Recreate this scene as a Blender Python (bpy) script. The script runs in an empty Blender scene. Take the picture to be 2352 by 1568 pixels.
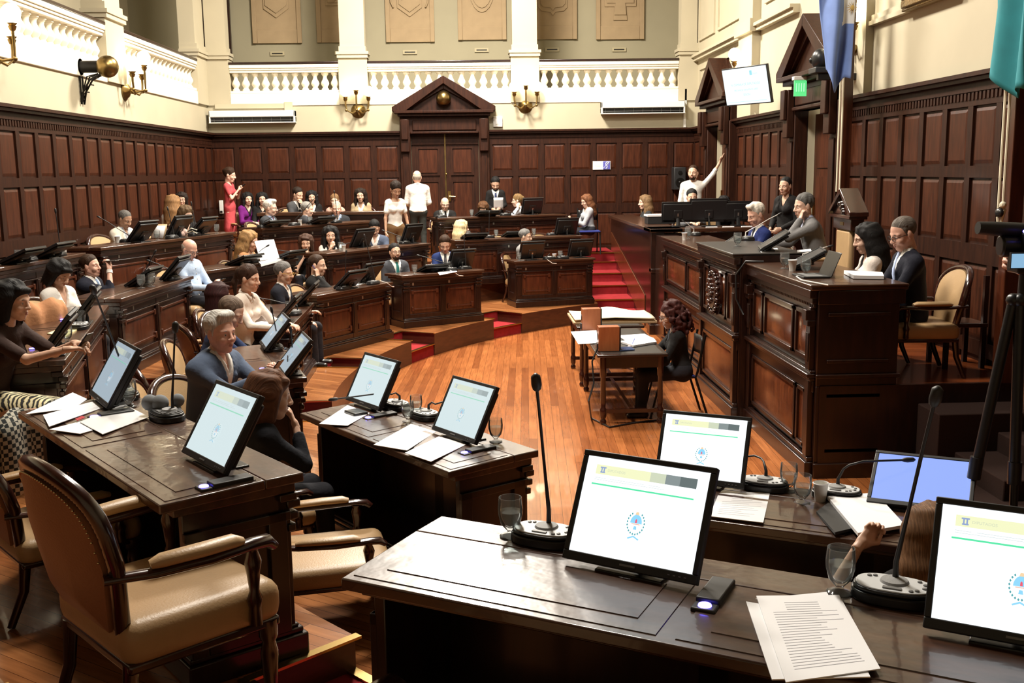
LP1,LPG,LGLOBE=940,24,10
import bpy, math, random
import numpy as np
from mathutils import Vector, Matrix
random.seed(7); np.random.seed(7)
S=bpy.context.scene; COL=S.collection
# ---------------------------------------------------------------- camera
FPX=2380.0; IW,IH=2352,1568; CZ=2.65
RC=np.array([[0.99925,0.01887,-0.03383],[-0.03646,0.16281,-0.98598],[-0.0131,0.98648,0.16338]])
cd=bpy.data.cameras.new('camera'); cam=bpy.data.objects.new('camera',cd); COL.objects.link(cam)
cd.sensor_fit='HORIZONTAL'; cd.sensor_width=36; cd.lens=FPX/IW*36; cd.clip_start=.05; cd.clip_end=120
m4=np.eye(4); m4[:3,:3]=RC; m4[:3,3]=(0,0,CZ); cam.matrix_world=Matrix(m4.tolist()); S.camera=cam
def at(px,py,z=None,y=None,x=None):
    """point of the room seen at a photo position, on a height z, a depth y or a wall x"""
    d=RC@np.array([px-IW/2,IH/2-py,-FPX])
    t=(z-CZ)/d[2] if z is not None else (y/d[1] if y is not None else x/d[0])
    return Vector((d[0]*t,d[1]*t,CZ+d[2]*t))
# ---------------------------------------------------------------- view, world and lamps
S.view_settings.view_transform='Standard'; S.view_settings.look='None'; S.view_settings.gamma=1
S.view_settings.exposure=0.13; S.view_settings.use_curve_mapping=False
S.cycles.max_bounces=7; S.cycles.diffuse_bounces=3; S.cycles.glossy_bounces=3; S.cycles.transmission_bounces=5
S.cycles.transparent_max_bounces=12; S.cycles.caustics_reflective=False; S.cycles.caustics_refractive=False
S.cycles.sample_clamp_indirect=4; S.cycles.use_denoising=True
W=bpy.data.worlds.new('world'); S.world=W; W.use_nodes=True
W.node_tree.nodes['Background'].inputs[0].default_value=(1,.86,.66,1); W.node_tree.nodes['Background'].inputs[1].default_value=.1
def lamp(name,kind,loc,power,color,size=.5,rot=None,spread=None):
    l=bpy.data.lights.new(name,kind); l.energy=power; l.color=color
    if kind=='AREA': l.shape='DISK'; l.size=size
    else: l.shadow_soft_size=size
    if spread and kind=='AREA': l.spread=spread
    o=bpy.data.objects.new(name,l); o.location=loc; COL.objects.link(o)
    if rot: o.rotation_euler=rot
    return o
WARM=(1,.83,.58); NEUT=(1,.92,.80)
for i,(x,y,z,p) in enumerate([(-.7,8.0,8.8,LP1*.8),(-.5,13.2,8.8,LP1),(-.4,18.4,8.8,LP1*1.95)]):
    lamp('overhead_light','AREA',(x,y,z),p,NEUT,1.6)  # unseen overhead lights, assumed; the rear one strengthened to brighten the back wall
for x,y in ((-4.2,23.4),(-.6,23.4),(2.6,23.4)): lamp('gallery_light','POINT',(x,y,8.2),LPG,WARM,.35)
for x,y in ((-6.5,14),(-6.5,19)): lamp('gallery_light','POINT',(x,y,8.2),LPG,WARM,.35)
# ---------------------------------------------------------------- materials
MATS={}
def nodes(name):
    m=bpy.data.materials.new(name); m.use_nodes=True
    return m,m.node_tree,m.node_tree.nodes['Principled BSDF']
def L(nt,a,b): nt.links.new(a,b)
def coords(nt,scale=(1,1,1),rot=(0,0,0)):
    t=nt.nodes.new('ShaderNodeTexCoord'); mp=nt.nodes.new('ShaderNodeMapping')
    mp.inputs['Scale'].default_value=scale; mp.inputs['Rotation'].default_value=rot
    L(nt,t.outputs['Object'],mp.inputs['Vector']); return mp.outputs['Vector']
def ramp(nt,fac,stops):
    r=nt.nodes.new('ShaderNodeValToRGB'); e=r.color_ramp.elements
    while len(e)<len(stops): e.new(.5)
    for k,(p,c) in enumerate(stops): e[k].position=p; e[k].color=tuple(c)+(1,)
    L(nt,fac,r.inputs[0]); return r.outputs[0]
def noise(nt,vec,scale,detail=3):
    n=nt.nodes.new('ShaderNodeTexNoise'); n.inputs['Scale'].default_value=scale; n.inputs['Detail'].default_value=detail
    L(nt,vec,n.inputs['Vector']); return n.outputs['Fac']
def bump(nt,b,fac,strength,dist=.01):
    n=nt.nodes.new('ShaderNodeBump'); n.inputs['Strength'].default_value=strength; n.inputs['Distance'].default_value=dist
    L(nt,fac,n.inputs['Height']); L(nt,n.outputs[0],b.inputs['Normal'])
def plain(name,c,rough=.5,metal=0,var=0,bmp=0,bscale=60,coat=0,spec=.5,vscale=6):
    if name in MATS: return MATS[name]
    m,nt,b=nodes(name)
    b.inputs['Base Color'].default_value=tuple(c)+(1,); b.inputs['Roughness'].default_value=rough
    b.inputs['Metallic'].default_value=metal; b.inputs['Coat Weight'].default_value=coat
    b.inputs['Specular IOR Level'].default_value=spec
    if var:
        v=coords(nt); f=noise(nt,v,vscale)
        L(nt,ramp(nt,f,[(.3,[k*(1-var) for k in c]),(.7,[min(1,k*(1+var)) for k in c])]),b.inputs['Base Color'])
    if bmp: bump(nt,b,noise(nt,coords(nt),bscale,4),bmp)
    MATS[name]=m; return m
def wood(name,c1,c2,rough=.3,grain=(9,9,1.2),coat=.3,scale=3,cr=.15,spec=.5):
    m,nt,b=nodes(name); v=coords(nt,grain); f=noise(nt,v,scale,6)
    L(nt,ramp(nt,f,[(.28,c1),(.72,c2)]),b.inputs['Base Color'])
    b.inputs['Roughness'].default_value=rough; b.inputs['Coat Weight'].default_value=coat; b.inputs['Coat Roughness'].default_value=cr; b.inputs['Specular IOR Level'].default_value=spec
    bump(nt,b,f,.06,.004); MATS[name]=m; return m
def emit(name,c,s,base=(0,0,0)):
    m,nt,b=nodes(name); b.inputs['Base Color'].default_value=tuple(base)+(1,)
    b.inputs['Emission Color'].default_value=tuple(c)+(1,); b.inputs['Emission Strength'].default_value=s
    b.inputs['Roughness'].default_value=.25; MATS[name]=m; return m
M=MATS
DARK=wood('dark varnished wood',(.008,.0026,.0018),(.024,.007,.004),.3,coat=.4)
TOPW=wood('polished desk top',(.026,.010,.005),(.074,.028,.012),.34,(1.2,9,9),coat=.5,cr=.08)
def speckle(m):
    nt=m.node_tree; b=nt.nodes['Principled BSDF']; old=b.inputs['Normal'].links[0].from_node; v=coords(nt,(1,1,1)); n=nt.nodes.new('ShaderNodeBump'); n.inputs['Strength'].default_value=.22; n.inputs['Distance'].default_value=.012
    L(nt,noise(nt,v,9,3),n.inputs['Height']); L(nt,old.outputs[0],n.inputs['Normal']); L(nt,n.outputs[0],b.inputs['Normal']); L(nt,n.outputs[0],b.inputs['Coat Normal'])
speckle(TOPW)
PANW=wood('reddish panel wood',(.034,.008,.0035),(.085,.021,.0075),.33,coat=.25)
WAIN=wood('wainscot frame wood',(.016,.005,.0026),(.038,.0115,.005),.5,coat=.04,spec=.18)
WPAN=wood('wainscot panel wood',(.031,.0085,.0036),(.072,.020,.0080),.45,coat=.05,spec=.2)
CHAIRW=wood('chair frame wood',(.014,.004,.003),(.045,.012,.007),.2,coat=.7)
STEPW=wood('platform riser wood',(.040,.013,.006),(.085,.028,.011),.4,(2,2,9),coat=.2)
DAISW=wood('dais panel wood',(.055,.014,.006),(.150,.042,.014),.26,coat=.5)
TANW=wood('speaker cherry wood',(.30,.085,.028),(.40,.13,.045),.4)
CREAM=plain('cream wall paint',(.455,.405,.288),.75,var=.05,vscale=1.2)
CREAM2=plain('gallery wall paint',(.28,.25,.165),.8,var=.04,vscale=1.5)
WHITE=plain('white plaster',(.86,.80,.66),.6)
TANREL=plain('tan relief plaster',(.30,.215,.12),.8,var=.06)
BRASS=plain('aged brass',(.25,.17,.065),.33,1,var=.35)
BRASS2=plain('bright brass',(.50,.34,.12),.22,1)
IRON=plain('black iron',(.012,.011,.010),.4,.6)
BLK=plain('black plastic',(.011,.011,.012),.34)
BLK2=plain('matt black plastic',(.014,.014,.015),.5)
GREYP=plain('grey plastic',(.16,.16,.16),.45)
SILV=plain('silver plastic',(.62,.64,.66),.35)
SPKG=plain('grey speaker mesh',(.27,.27,.27),.6,bmp=.2,bscale=300)
WHP=plain('white plastic',(.78,.77,.73),.4)
PAPER=plain('white paper',(.86,.86,.88),.7)
PAPY=plain('yellow paper',(.85,.72,.38),.7)
INK=plain('grey print',(.52,.52,.56),.8)
CARP=plain('red carpet',(.27,.022,.026),.95,var=.12,bmp=.5,bscale=350,spec=.1,vscale=14)
CARPD=plain('dark stair carpet',(.030,.017,.014),.95,bmp=.4,bscale=300,spec=.1)
LEATH=plain('tan leather',(.42,.27,.135),.42,var=.1,bmp=.12,bscale=120,vscale=4)
LEATHSH=plain('shaded back leather',(.24,.105,.048),.45,var=.12,bmp=.15,bscale=130,vscale=4)  # tan leather with the shade of the chair backs put into its colour
NAILM=plain('brass nail',(.55,.42,.22),.3,1)
CORD=plain('white cord',(.72,.66,.50),.7)
BLUEF=plain('blue seat fabric',(.012,.022,.16),.9)
GILT=plain('gilt frame',(.19,.115,.030),.4,.7,var=.4,bmp=.8,bscale=40)
ALU=plain('brushed metal',(.5,.5,.48),.35,1)
def floor_mat(name,c,w,rot,rough=.22):
    m,nt,b=nodes(name); v=coords(nt,(1,1,1),(0,0,rot))
    br=nt.nodes.new('ShaderNodeTexBrick'); L(nt,v,br.inputs['Vector'])
    br.inputs['Scale'].default_value=1; br.inputs['Brick Width'].default_value=2.3; br.inputs['Row Height'].default_value=w
    br.inputs['Mortar Size'].default_value=.0016; br.inputs['Mortar Smooth'].default_value=.2; br.inputs['Bias'].default_value=-.25
    br.inputs['Color1'].default_value=tuple(c)+(1,); br.inputs['Color2'].default_value=(c[0]*.50,c[1]*.40,c[2]*.36,1)
    br.inputs['Mortar'].default_value=(c[0]*.22,c[1]*.16,c[2]*.14,1); br.offset=.37; br.squash=1
    mp=nt.nodes.new('ShaderNodeMapping'); mp.inputs['Scale'].default_value=(1.2,14,14); L(nt,v,mp.inputs['Vector'])
    g=noise(nt,mp.outputs[0],2.4,5); g2=noise(nt,v,.9,3)
    mx=nt.nodes.new('ShaderNodeMix'); mx.data_type='RGBA'; mx.blend_type='MULTIPLY'; mx.inputs['Factor'].default_value=.75
    L(nt,br.outputs['Color'],mx.inputs['A']); L(nt,ramp(nt,g,[(.25,(.55,.5,.46)),(.75,(1.12,1.1,1.08))]),mx.inputs['B'])
    mx2=nt.nodes.new('ShaderNodeMix'); mx2.data_type='RGBA'; mx2.blend_type='MULTIPLY'; mx2.inputs['Factor'].default_value=.6
    L(nt,mx.outputs['Result'],mx2.inputs['A']); L(nt,ramp(nt,g2,[(.35,(.7,.66,.62)),(.65,(1.1,1.1,1.1))]),mx2.inputs['B'])
    L(nt,mx2.outputs['Result'],b.inputs['Base Color']); b.inputs['Roughness'].default_value=rough; b.inputs['Coat Weight'].default_value=.25
    MATS[name]=m; return m
CEILM=plain('dim ceiling paint',(.20,.16,.11),.9)
FLOORM=floor_mat('orange plank floor',(.47,.165,.052),.085,math.pi/2+.05)
TIERM=floor_mat('platform plank floor',(.42,.17,.060),.075,.6)
DAISF=floor_mat('dais plank floor',(.38,.10,.030),.10,.05)
def glass_mat(name,c,rough=0,ior=1.45):
    m,nt,b=nodes(name); b.inputs['Base Color'].default_value=tuple(c)+(1,); b.inputs['Transmission Weight'].default_value=1
    b.inputs['Roughness'].default_value=rough; b.inputs['IOR'].default_value=ior; MATS[name]=m; return m
def thin_mat(name,tint,gl):
    m=bpy.data.materials.new(name); m.use_nodes=True; nt=m.node_tree; nt.nodes.remove(nt.nodes['Principled BSDF']); o=nt.nodes['Material Output']
    t=nt.nodes.new('ShaderNodeBsdfTransparent'); t.inputs[0].default_value=tuple(tint)+(1,); g=nt.nodes.new('ShaderNodeBsdfGlossy'); g.inputs['Roughness'].default_value=.03
    lw=nt.nodes.new('ShaderNodeLayerWeight'); lw.inputs['Blend'].default_value=gl; mx=nt.nodes.new('ShaderNodeMixShader')
    L(nt,lw.outputs['Fresnel'],mx.inputs[0]); L(nt,t.outputs[0],mx.inputs[1]); L(nt,g.outputs[0],mx.inputs[2]); df=nt.nodes.new('ShaderNodeBsdfDiffuse'); df.inputs[0].default_value=(.9,.92,.92,1); m2=nt.nodes.new('ShaderNodeMixShader'); m2.inputs[0].default_value=.07  # white diffuse mixed in, standing for highlights the clear glass lacks
    L(nt,mx.outputs[0],m2.inputs[1]); L(nt,df.outputs[0],m2.inputs[2]); L(nt,m2.outputs[0],o.inputs['Surface']); MATS[name]=m; return m
GLASS=thin_mat('clear glass',(.95,.97,.97),.17); WATER=thin_mat('water',(.86,.89,.89),.2)
GLOBE=emit('lit globe',(1,.86,.60),LGLOBE,(.9,.85,.7))
SCRW=emit('white screen',(.93,.98,1),1.25); SCRD=emit('grey blue screen',(.38,.47,.54),.9); SCRL=emit('pale screen',(.66,.78,.80),.95); SCRV=emit('violet blue screen',(.30,.42,.95),1.0)
LEDB=emit('blue led',(.12,.10,1),9); LEDR=emit('red led',(1,.1,.05),4)
def emq(c,s=1.0): 
    k='screen ink %.2f %.2f %.2f'%tuple(c)
    return MATS.get(k) or emit(k,c,s)
EXITG=emit('green exit sign',(.10,.62,.20),1.1,(.05,.3,.1)); CORRL=emit('glowing corridor wall',(1,.96,.80),1.0,(.8,.75,.6))
# ---------------------------------------------------------------- mesh builder
class MB:
    def __init__(s): s.v=[]; s.f=[]; s.m=[]; s.T=Matrix(); s.k=0
    def raw(s,vs,fs):
        o=len(s.v); T=s.T; s.v+=[tuple(T@Vector(p)) for p in vs]; s.f+=[tuple(i+o for i in q) for q in fs]; s.m+=[s.k]*len(fs); return s
    def box(s,x0,y0,z0,x1,y1,z1):
        x0,x1=min(x0,x1),max(x0,x1); y0,y1=min(y0,y1),max(y0,y1); z0,z1=min(z0,z1),max(z0,z1)
        return s.raw([(x0,y0,z0),(x1,y0,z0),(x1,y1,z0),(x0,y1,z0),(x0,y0,z1),(x1,y0,z1),(x1,y1,z1),(x0,y1,z1)],
            [(0,3,2,1),(4,5,6,7),(0,1,5,4),(1,2,6,5),(2,3,7,6),(3,0,4,7)])
    def frus(s,x0,y0,x1,y1,z0,z1,i):
        return s.raw([(x0,y0,z0),(x1,y0,z0),(x1,y1,z0),(x0,y1,z0),(x0+i,y0+i,z1),(x1-i,y0+i,z1),(x1-i,y1-i,z1),(x0+i,y1-i,z1)],
            [(0,3,2,1),(4,5,6,7),(0,1,5,4),(1,2,6,5),(2,3,7,6),(3,0,4,7)])
    def prism(s,poly,z0,z1):
        n=len(poly)
        a=sum(poly[i][0]*poly[(i+1)%n][1]-poly[(i+1)%n][0]*poly[i][1] for i in range(n))
        if a<0: poly=poly[::-1]
        return s.raw([(x,y,z0) for x,y in poly]+[(x,y,z1) for x,y in poly],
            [tuple(range(n-1,-1,-1)),tuple(range(n,2*n))]+[(i,(i+1)%n,n+(i+1)%n,n+i) for i in range(n)])
    def lathe(s,prof,n=16,c=(0,0,0)):
        vs=[];fs=[];k=len(prof)
        for i in range(n):
            a=2*math.pi*i/n
            vs+=[(c[0]+r*math.cos(a),c[1]+r*math.sin(a),c[2]+z) for r,z in prof]
        for i in range(n):
            j=(i+1)%n
            for q in range(k-1): fs.append((i*k+q,j*k+q,j*k+q+1,i*k+q+1))
        return s.raw(vs,fs)
    def tube(s,pts,r,n=8,flat=1.0,caps=True):
        P=[Vector(p) for p in pts]; rs=r if isinstance(r,(list,tuple)) else [r]*len(P)
        vs=[];fs=[]; up=None
        for i,p in enumerate(P):
            t=(P[min(i+1,len(P)-1)]-P[max(i-1,0)]); t.normalize()
            if up is None: up=Vector((0,0,1)) if abs(t.z)<.95 else Vector((1,0,0))
            u=t.cross(up); u.normalize(); w=u.cross(t); up=w
            for q in range(n):
                a=2*math.pi*q/n; vs.append(p+u*math.cos(a)*rs[i]+w*math.sin(a)*rs[i]*flat)
        for i in range(len(P)-1):
            for q in range(n): fs.append((i*n+q,i*n+(q+1)%n,(i+1)*n+(q+1)%n,(i+1)*n+q))
        if caps: fs+=[tuple(range(n-1,-1,-1)),tuple(range((len(P)-1)*n,len(P)*n))]
        return s.raw(vs,fs)
    def cyl(s,a,b,r0,r1=None,n=12): return s.tube([a,b],[r0,r0 if r1 is None else r1],n)
    def ball(s,c,r,n=12,m=8):
        rx,ry,rz=(r,r,r) if not isinstance(r,(tuple,list)) else r
        vs=[(c[0],c[1],c[2]-rz)];fs=[]
        for j in range(1,m):
            b=-math.pi/2+math.pi*j/m
            vs+=[(c[0]+rx*math.cos(b)*math.cos(2*math.pi*i/n),c[1]+ry*math.cos(b)*math.sin(2*math.pi*i/n),c[2]+rz*math.sin(b)) for i in range(n)]
        vs.append((c[0],c[1],c[2]+rz)); t=len(vs)-1
        for i in range(n):
            fs.append((0,1+(i+1)%n,1+i)); fs.append((t,t-n+i,t-n+(i+1)%n))
            for j in range(m-2): fs.append((1+j*n+i,1+j*n+(i+1)%n,1+(j+1)*n+(i+1)%n,1+(j+1)*n+i))
        return s.raw(vs,fs)
    def grid(s,fn,nu,nv,thick=0):
        vs=[fn(i/nu,j/nv) for i in range(nu+1) for j in range(nv+1)]
        return s.raw(vs,[(i*(nv+1)+j,(i+1)*(nv+1)+j,(i+1)*(nv+1)+j+1,i*(nv+1)+j+1) for i in range(nu) for j in range(nv)])
def place(o,parent=None):
    COL.objects.link(o)
    if parent: o.parent=parent
    return o
def obj(name,mb,mats,parent=None,bevel=0,smooth=35,loc=None,rz=None,solid=0):
    me=bpy.data.meshes.new(name); me.from_pydata(mb.v,[],mb.f)
    for m in (mats if isinstance(mats,(list,tuple)) else [mats]): me.materials.append(m)
    if any(mb.m): me.polygons.foreach_set('material_index',mb.m)
    me.validate()
    if smooth: me.shade_smooth(); me.set_sharp_from_angle(angle=math.radians(smooth))
    me.update(); o=bpy.data.objects.new(name,me); place(o,parent)
    if solid: sm=o.modifiers.new('s','SOLIDIFY'); sm.thickness=solid; sm.offset=0
    if bevel: b=o.modifiers.new('b','BEVEL'); b.width=bevel; b.segments=2; b.limit_method='ANGLE'; b.angle_limit=math.radians(40)
    if loc is not None: o.location=loc
    if rz is not None: o.rotation_euler=(0,0,rz)
    return o
def tag(o,label=None,cat=None,group=None,kind=None):
    if label: o['label']=label
    if cat: o['category']=cat
    if group: o['group']=group
    if kind: o['kind']=kind
    return o
def thing(name,label,cat,loc=(0,0,0),rz=0,group=None):
    o=bpy.data.objects.new(name,None); COL.objects.link(o); o.location=loc; o.rotation_euler=(0,0,rz); o.empty_display_size=.1
    return tag(o,label,cat,group)
def struct(name,mb,mats,parent=None,**k):
    o=obj(name,mb,mats,parent,**k)
    if not parent: o['kind']='structure'
    return o
def copy_tree(o,parent=None):
    c=o.copy(); COL.objects.link(c)
    if parent: c.parent=parent
    for ch in list(o.children): copy_tree(ch,c)
    return c
def dup(src,loc,rz,label,group=None):
    c=copy_tree(src); c.location=loc; c.rotation_euler=(0,0,rz); c['label']=label
    if group: c['group']=group
    return c
def text_mb(mb,txt,size,loc,mat3=None,align='CENTER'):
    cu=bpy.data.curves.new('t','FONT'); cu.body=txt; cu.size=size; cu.align_x=align
    o=bpy.data.objects.new('t',cu); COL.objects.link(o); dg=bpy.context.evaluated_depsgraph_get()
    me=o.evaluated_get(dg).to_mesh(); T=mat3 or Matrix()
    mb.raw([T@(v.co+Vector(loc)) for v in me.vertices],[tuple(p.vertices) for p in me.polygons])
    o.evaluated_get(dg).to_mesh_clear(); bpy.data.objects.remove(o); bpy.data.curves.remove(cu)
# ---------------------------------------------------------------- room shell
XL,XR,YB,YF=-5.57,4.79,22.5,-3.2
CX,CY=6.75,11.1
def WT(side,u=0,d=0,z=0):
    """wall frame: u along the wall, d out into the room, z up"""
    if side=='back': c=((-1,0,0),(0,-1,0),(u,YB-d,z))
    elif side=='left': c=((0,-1,0),(1,0,0),(XL+d,u,z))
    else: c=((0,1,0),(-1,0,0),(XR-d,u,z))
    a,b,o=c
    return Matrix(((a[0],b[0],0,o[0]),(a[1],b[1],0,o[1]),(0,0,1,o[2]),(0,0,0,1)))
SWAP=Matrix(((1,0,0,0),(0,0,1,0),(0,1,0,0),(0,0,0,1)))   # (a,b,c) -> u=a, d=c, z=b
mb=MB().box(XL-2.5,YF-.2,-.2,XR+2.2,YB+2.6,0); struct('floor',mb,FLOORM)
mb=MB().box(XL-2.5,YF-.2,10,XR+2.2,YB+2.6,10.2); struct('ceiling',mb,CEILM)
mb=MB().box(XL-2.4,YF-.2,0,XR+2.2,YF,10); struct('wall_front',mb,CREAM)
mb=MB().box(XL-.15,YF,0,XL,YB,4.08); mb.box(XL-2.4,YF,4.0,XL-.15,YB,4.08); mb.box(XL-2.4,YF,4.08,XL-2.1,YB+2.2,10)
mb.box(XL-2.1,16.2,4.1,XL-1.95,17.6,10)
struct('wall_left',mb,CREAM)
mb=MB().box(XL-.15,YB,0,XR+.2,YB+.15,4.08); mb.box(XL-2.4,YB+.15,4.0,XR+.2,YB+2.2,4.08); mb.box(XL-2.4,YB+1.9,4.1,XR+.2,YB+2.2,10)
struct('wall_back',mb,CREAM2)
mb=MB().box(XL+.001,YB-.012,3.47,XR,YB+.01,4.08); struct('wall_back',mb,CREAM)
def rwall(mb,a,b,z0=0,z1=10): mb.box(XR,a,z0,XR+.2,b,z1)
mb=MB(); D1=(19.05,20.55); D2=(13.45,14.95)
rwall(mb,YF,D2[0]); rwall(mb,D2[1],D1[0]); rwall(mb,D1[1],YB+2.2); rwall(mb,*D1,3.45,10); rwall(mb,*D2,3.45,10)
# mouldings and panel frames on the upper right wall
def frame(mb,T,u0,u1,z0,z1,w=.05,t=.035):
    mb.T=T
    for a in ((u0,z0,u1,z0+w),(u0,z1-w,u1,z1),(u0,z0+w,u0+w,z1-w),(u1-w,z0+w,u1,z1-w)): mb.box(a[0],0,a[1],a[2],t,a[3])
    mb.T=Matrix()
T=WT('right'); mb.T=T
mb.box(15.5,0,4.86,YB,.10,4.93); mb.box(15.5,0,4.93,YB,.15,4.98); mb.box(YF,0,4.28,12.9,.07,4.33); mb.box(YF,0,4.33,12.9,.04,4.40)
mb.box(17.6,0,3.5,18.5,.14,10); mb.box(17.52,0,4.86,18.58,.2,5.06); mb.box(12.6,0,3.5,13.2,.10,10); mb.T=Matrix()
for a,b in ((20.9,22.3),(18.8,20.6)): frame(mb,T,a,b,5.25,8.5); frame(mb,T,a+.12,b-.12,3.62,4.7)
frame(mb,T,13.6,17.3,5.25,8.5); frame(mb,T,14.0,17.0,5.4,8.3,.03)
struct('wall_right',mb,CREAM)
# corridors behind the right doors, wall colour glowing in place of their lamps
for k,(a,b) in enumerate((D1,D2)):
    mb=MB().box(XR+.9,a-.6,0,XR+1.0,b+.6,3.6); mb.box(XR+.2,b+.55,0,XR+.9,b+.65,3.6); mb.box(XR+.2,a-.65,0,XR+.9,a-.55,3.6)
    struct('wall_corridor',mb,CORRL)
# pilasters standing on the balcony line
def pil(mb,T,u,w,zb=4.06):
    mb.T=T; h=w/2
    mb.box(u-h,-.3,zb,u+h,.05,5.0); mb.box(u-h-.02,-.3,5.0,u+h+.02,.09,5.07); mb.box(u-h-.04,-.3,5.07,u+h+.04,.11,5.13); mb.box(u-h+.02,-.3,5.13,u+h-.02,.06,5.24)
    mb.box(u-h+.04,-.3,5.24,u+h-.04,.02,10); mb.T=Matrix()
mb=MB(); TB=WT('back')
for x,w in ((-2.49,.60),(1.12,.60)): pil(mb,TB,-x,w)
pil(mb,TB,5.32,.5); pil(mb,TB,-4.6,.42); struct('column_back',mb,CREAM)
mb=MB(); TL=WT('left')
for y,w in ((16.85,.86),(11.0,1.3),(22.1,.8)): pil(mb,TL,-y,w)
struct('column_left',mb,CREAM)
# gallery doors, arms reliefs and plaques upstairs
def gdoor(n,T,u,w,z1):
    mb=MB(); mb.T=T; mb.box(u-w/2,0,4.1,u+w/2,.05,z1); mb.box(u-w/2-.09,0,4.1,u-w/2,.09,z1+.1); mb.box(u+w/2,0,4.1,u+w/2+.09,.09,z1+.1); mb.box(u-w/2,0,z1,u+w/2,.09,z1+.1)
    for a in (-.25,.25):
        for z in (4.3,5.3): mb.frus(u+a*w*1.7/2-.16*w,.05,u+a*w*1.7/2+.16*w,.06,z,z+.85,0)
    struct('door_%d'%n,mb,DARK)
gdoor(5,WT('back',0,-1.9),5.72,.46,7.2); gdoor(6,WT('left',0,-2.1),-16.2,1.2,7.2); gdoor(7,WT('left',0,-2.1),-19.0,.8,7.2)
GB=WT('back',0,-1.9)
rel=[(638,100),(785,98),(943,97),(1108,92),(1270,91),(1424,91)]
kinds=['shield and a pointed foot','wide square shield','shield between scrolls','oval medallion','rounded shield with a pointed foot','square shield over a hanging tassel']
for i,(px,pb) in enumerate(rel):
    c=at(px,pb,y=24.38); w=.55; r=thing('wall_relief','tan plaster wall relief of a %s,%s'%(kinds[i],' beside the dark gallery door' if i==0 else ' above the balcony'),'wall relief',(c.x,24.39,c.z),0,'arms reliefs on the gallery wall')
    T=Matrix(((1,0,0,0),(0,0,-1,0),(0,1,0,0),(0,0,0,1)))  # a right, b up, c out of the wall
    m=MB(); m.T=T; m.box(-w,0,0,w,2.0,.03); m.box(-w,0,.03,-w+.1,2.0,.06); m.box(w-.1,0,.03,w,2.0,.06); m.box(-w+.1,0,.03,w-.1,.30,.045)
    obj('banner',m,TANREL,r,bevel=.008)
    m=MB(); m.T=T; s=[(-.28,1.9),(.28,1.9),(.28,.75),(0,.55),(-.28,.75)] if i in (0,2) else ([(-.33,1.9),(.33,1.9),(.33,.8),(-.33,.8)] if i==1 else ([(.3*math.cos(q*math.pi/10),1.2+.6*math.sin(q*math.pi/10)) for q in range(20)] if i==3 else ([(-.33,1.9),(.33,1.9),(.33,.7),(.25,.62),(.06,.6),(0,.52),(-.06,.6),(-.25,.62),(-.33,.7)] if i==4 else [(-.36,1.9),(.36,1.9),(.36,.72),(.13,.72),(.16,.42),(-.16,.42),(-.13,.72),(-.36,.72)])))
    m.prism(s,.03,.055); m.prism([(x*.86,1.25+(y-1.25)*.86) for x,y in s],.055,.075)
    rr=random.Random(i)
    for _ in range(7):
        a=(rr.uniform(-.2,.2),rr.uniform(.85,1.7)); m.tube([(a[0],a[1],.08),(a[0]+.08,a[1]+.06,.095),(a[0]+.03,a[1]+.14,.08)],.02,6)
    if i==2:
        for sg in (-1,1): m.tube([(sg*(.36+.07*math.sin(q*.9)),.75+q*.12,.06) for q in range(9)],.022,6)
    obj('shield',m,TANREL,r,bevel=.006)
    p=thing('name_plaque','small grey plaque on the gallery wall under the %s'%kinds[i],'plaque',(c.x-.02,24.39,c.z-.22),0,'name plaques under the reliefs')
    m=MB(); m.T=T; m.box(-.16,-.045,0,.16,.045,.02); obj('plate',m,plain('grey plaque',(.36,.31,.19),.6),p)
    m=MB(); m.T=T; m.box(-.12,-.012,.02,.12,.014,.024); obj('lettering',m,IRON,p)
# wainscot on three walls
def wains(name,side,u0,u1,skip=(),label=None):
    mb=MB(); mb.T=WT(side)
    segs=[];a=u0
    for s0,s1 in sorted(skip): segs.append((a,s0)); a=s1
    segs.append((a,u1))
    rows=((1.0,1.72),(1.90,2.52),(2.63,3.19))
    for a,b in segs:
        if b-a<.05: continue
        mb.k=0; mb.box(a,0,0,b,.03,3.3)
        n=max(1,round((b-a)/.553)); p=(b-a)/n; st=.105
        for z0,z1 in ((0,.16),(.86,1.0),(1.72,1.90),(2.52,2.63),(3.19,3.32)): mb.box(a,.02,z0,b,.0565,z1)
        for i in range(n+1): mb.box(max(a,a+i*p-st/2),.02,.1,min(b,a+i*p+st/2),.055,3.25)
        mb.box(a,0,.0,b,.085,.13); mb.box(a,0,3.32,b,.075,3.36); mb.box(a,0,3.36,b,.05,3.41); mb.box(a,0,3.41,b,.13,3.45); mb.box(a,0,3.45,b,.17,3.49)
        if side!='back':
            for i in range(int((b-a)/.075)): mb.box(a+i*.075,.05,3.245,a+i*.075+.04,.068,3.315)
        mb.k=1
        for i in range(n):
            for z0,z1 in rows:
                x0,x1=a+i*p+st/2+.02,a+(i+1)*p-st/2-.02
                if x1-x0<.08: continue
                w=.035
                mb.raw([(x0,.031,z0+.02),(x1,.031,z0+.02),(x1,.031,z1-.02),(x0,.031,z1-.02),(x0+w,.043,z0+.02+w),(x1-w,.043,z0+.02+w),(x1-w,.043,z1-.02-w),(x0+w,.043,z1-.02-w)],
                    [(4,5,6,7),(0,1,5,4),(1,2,6,5),(2,3,7,6),(3,0,4,7)])
    struct(name,mb,[WAIN,WPAN],smooth=0)
wains('trim_1','left',-YB,-YF); wains('trim_2','back',-XR,-XL,[(-.345,1.545)])
wains('trim_3','right',YF,YB,[(13.2,15.2),(18.8,20.8)])
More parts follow.
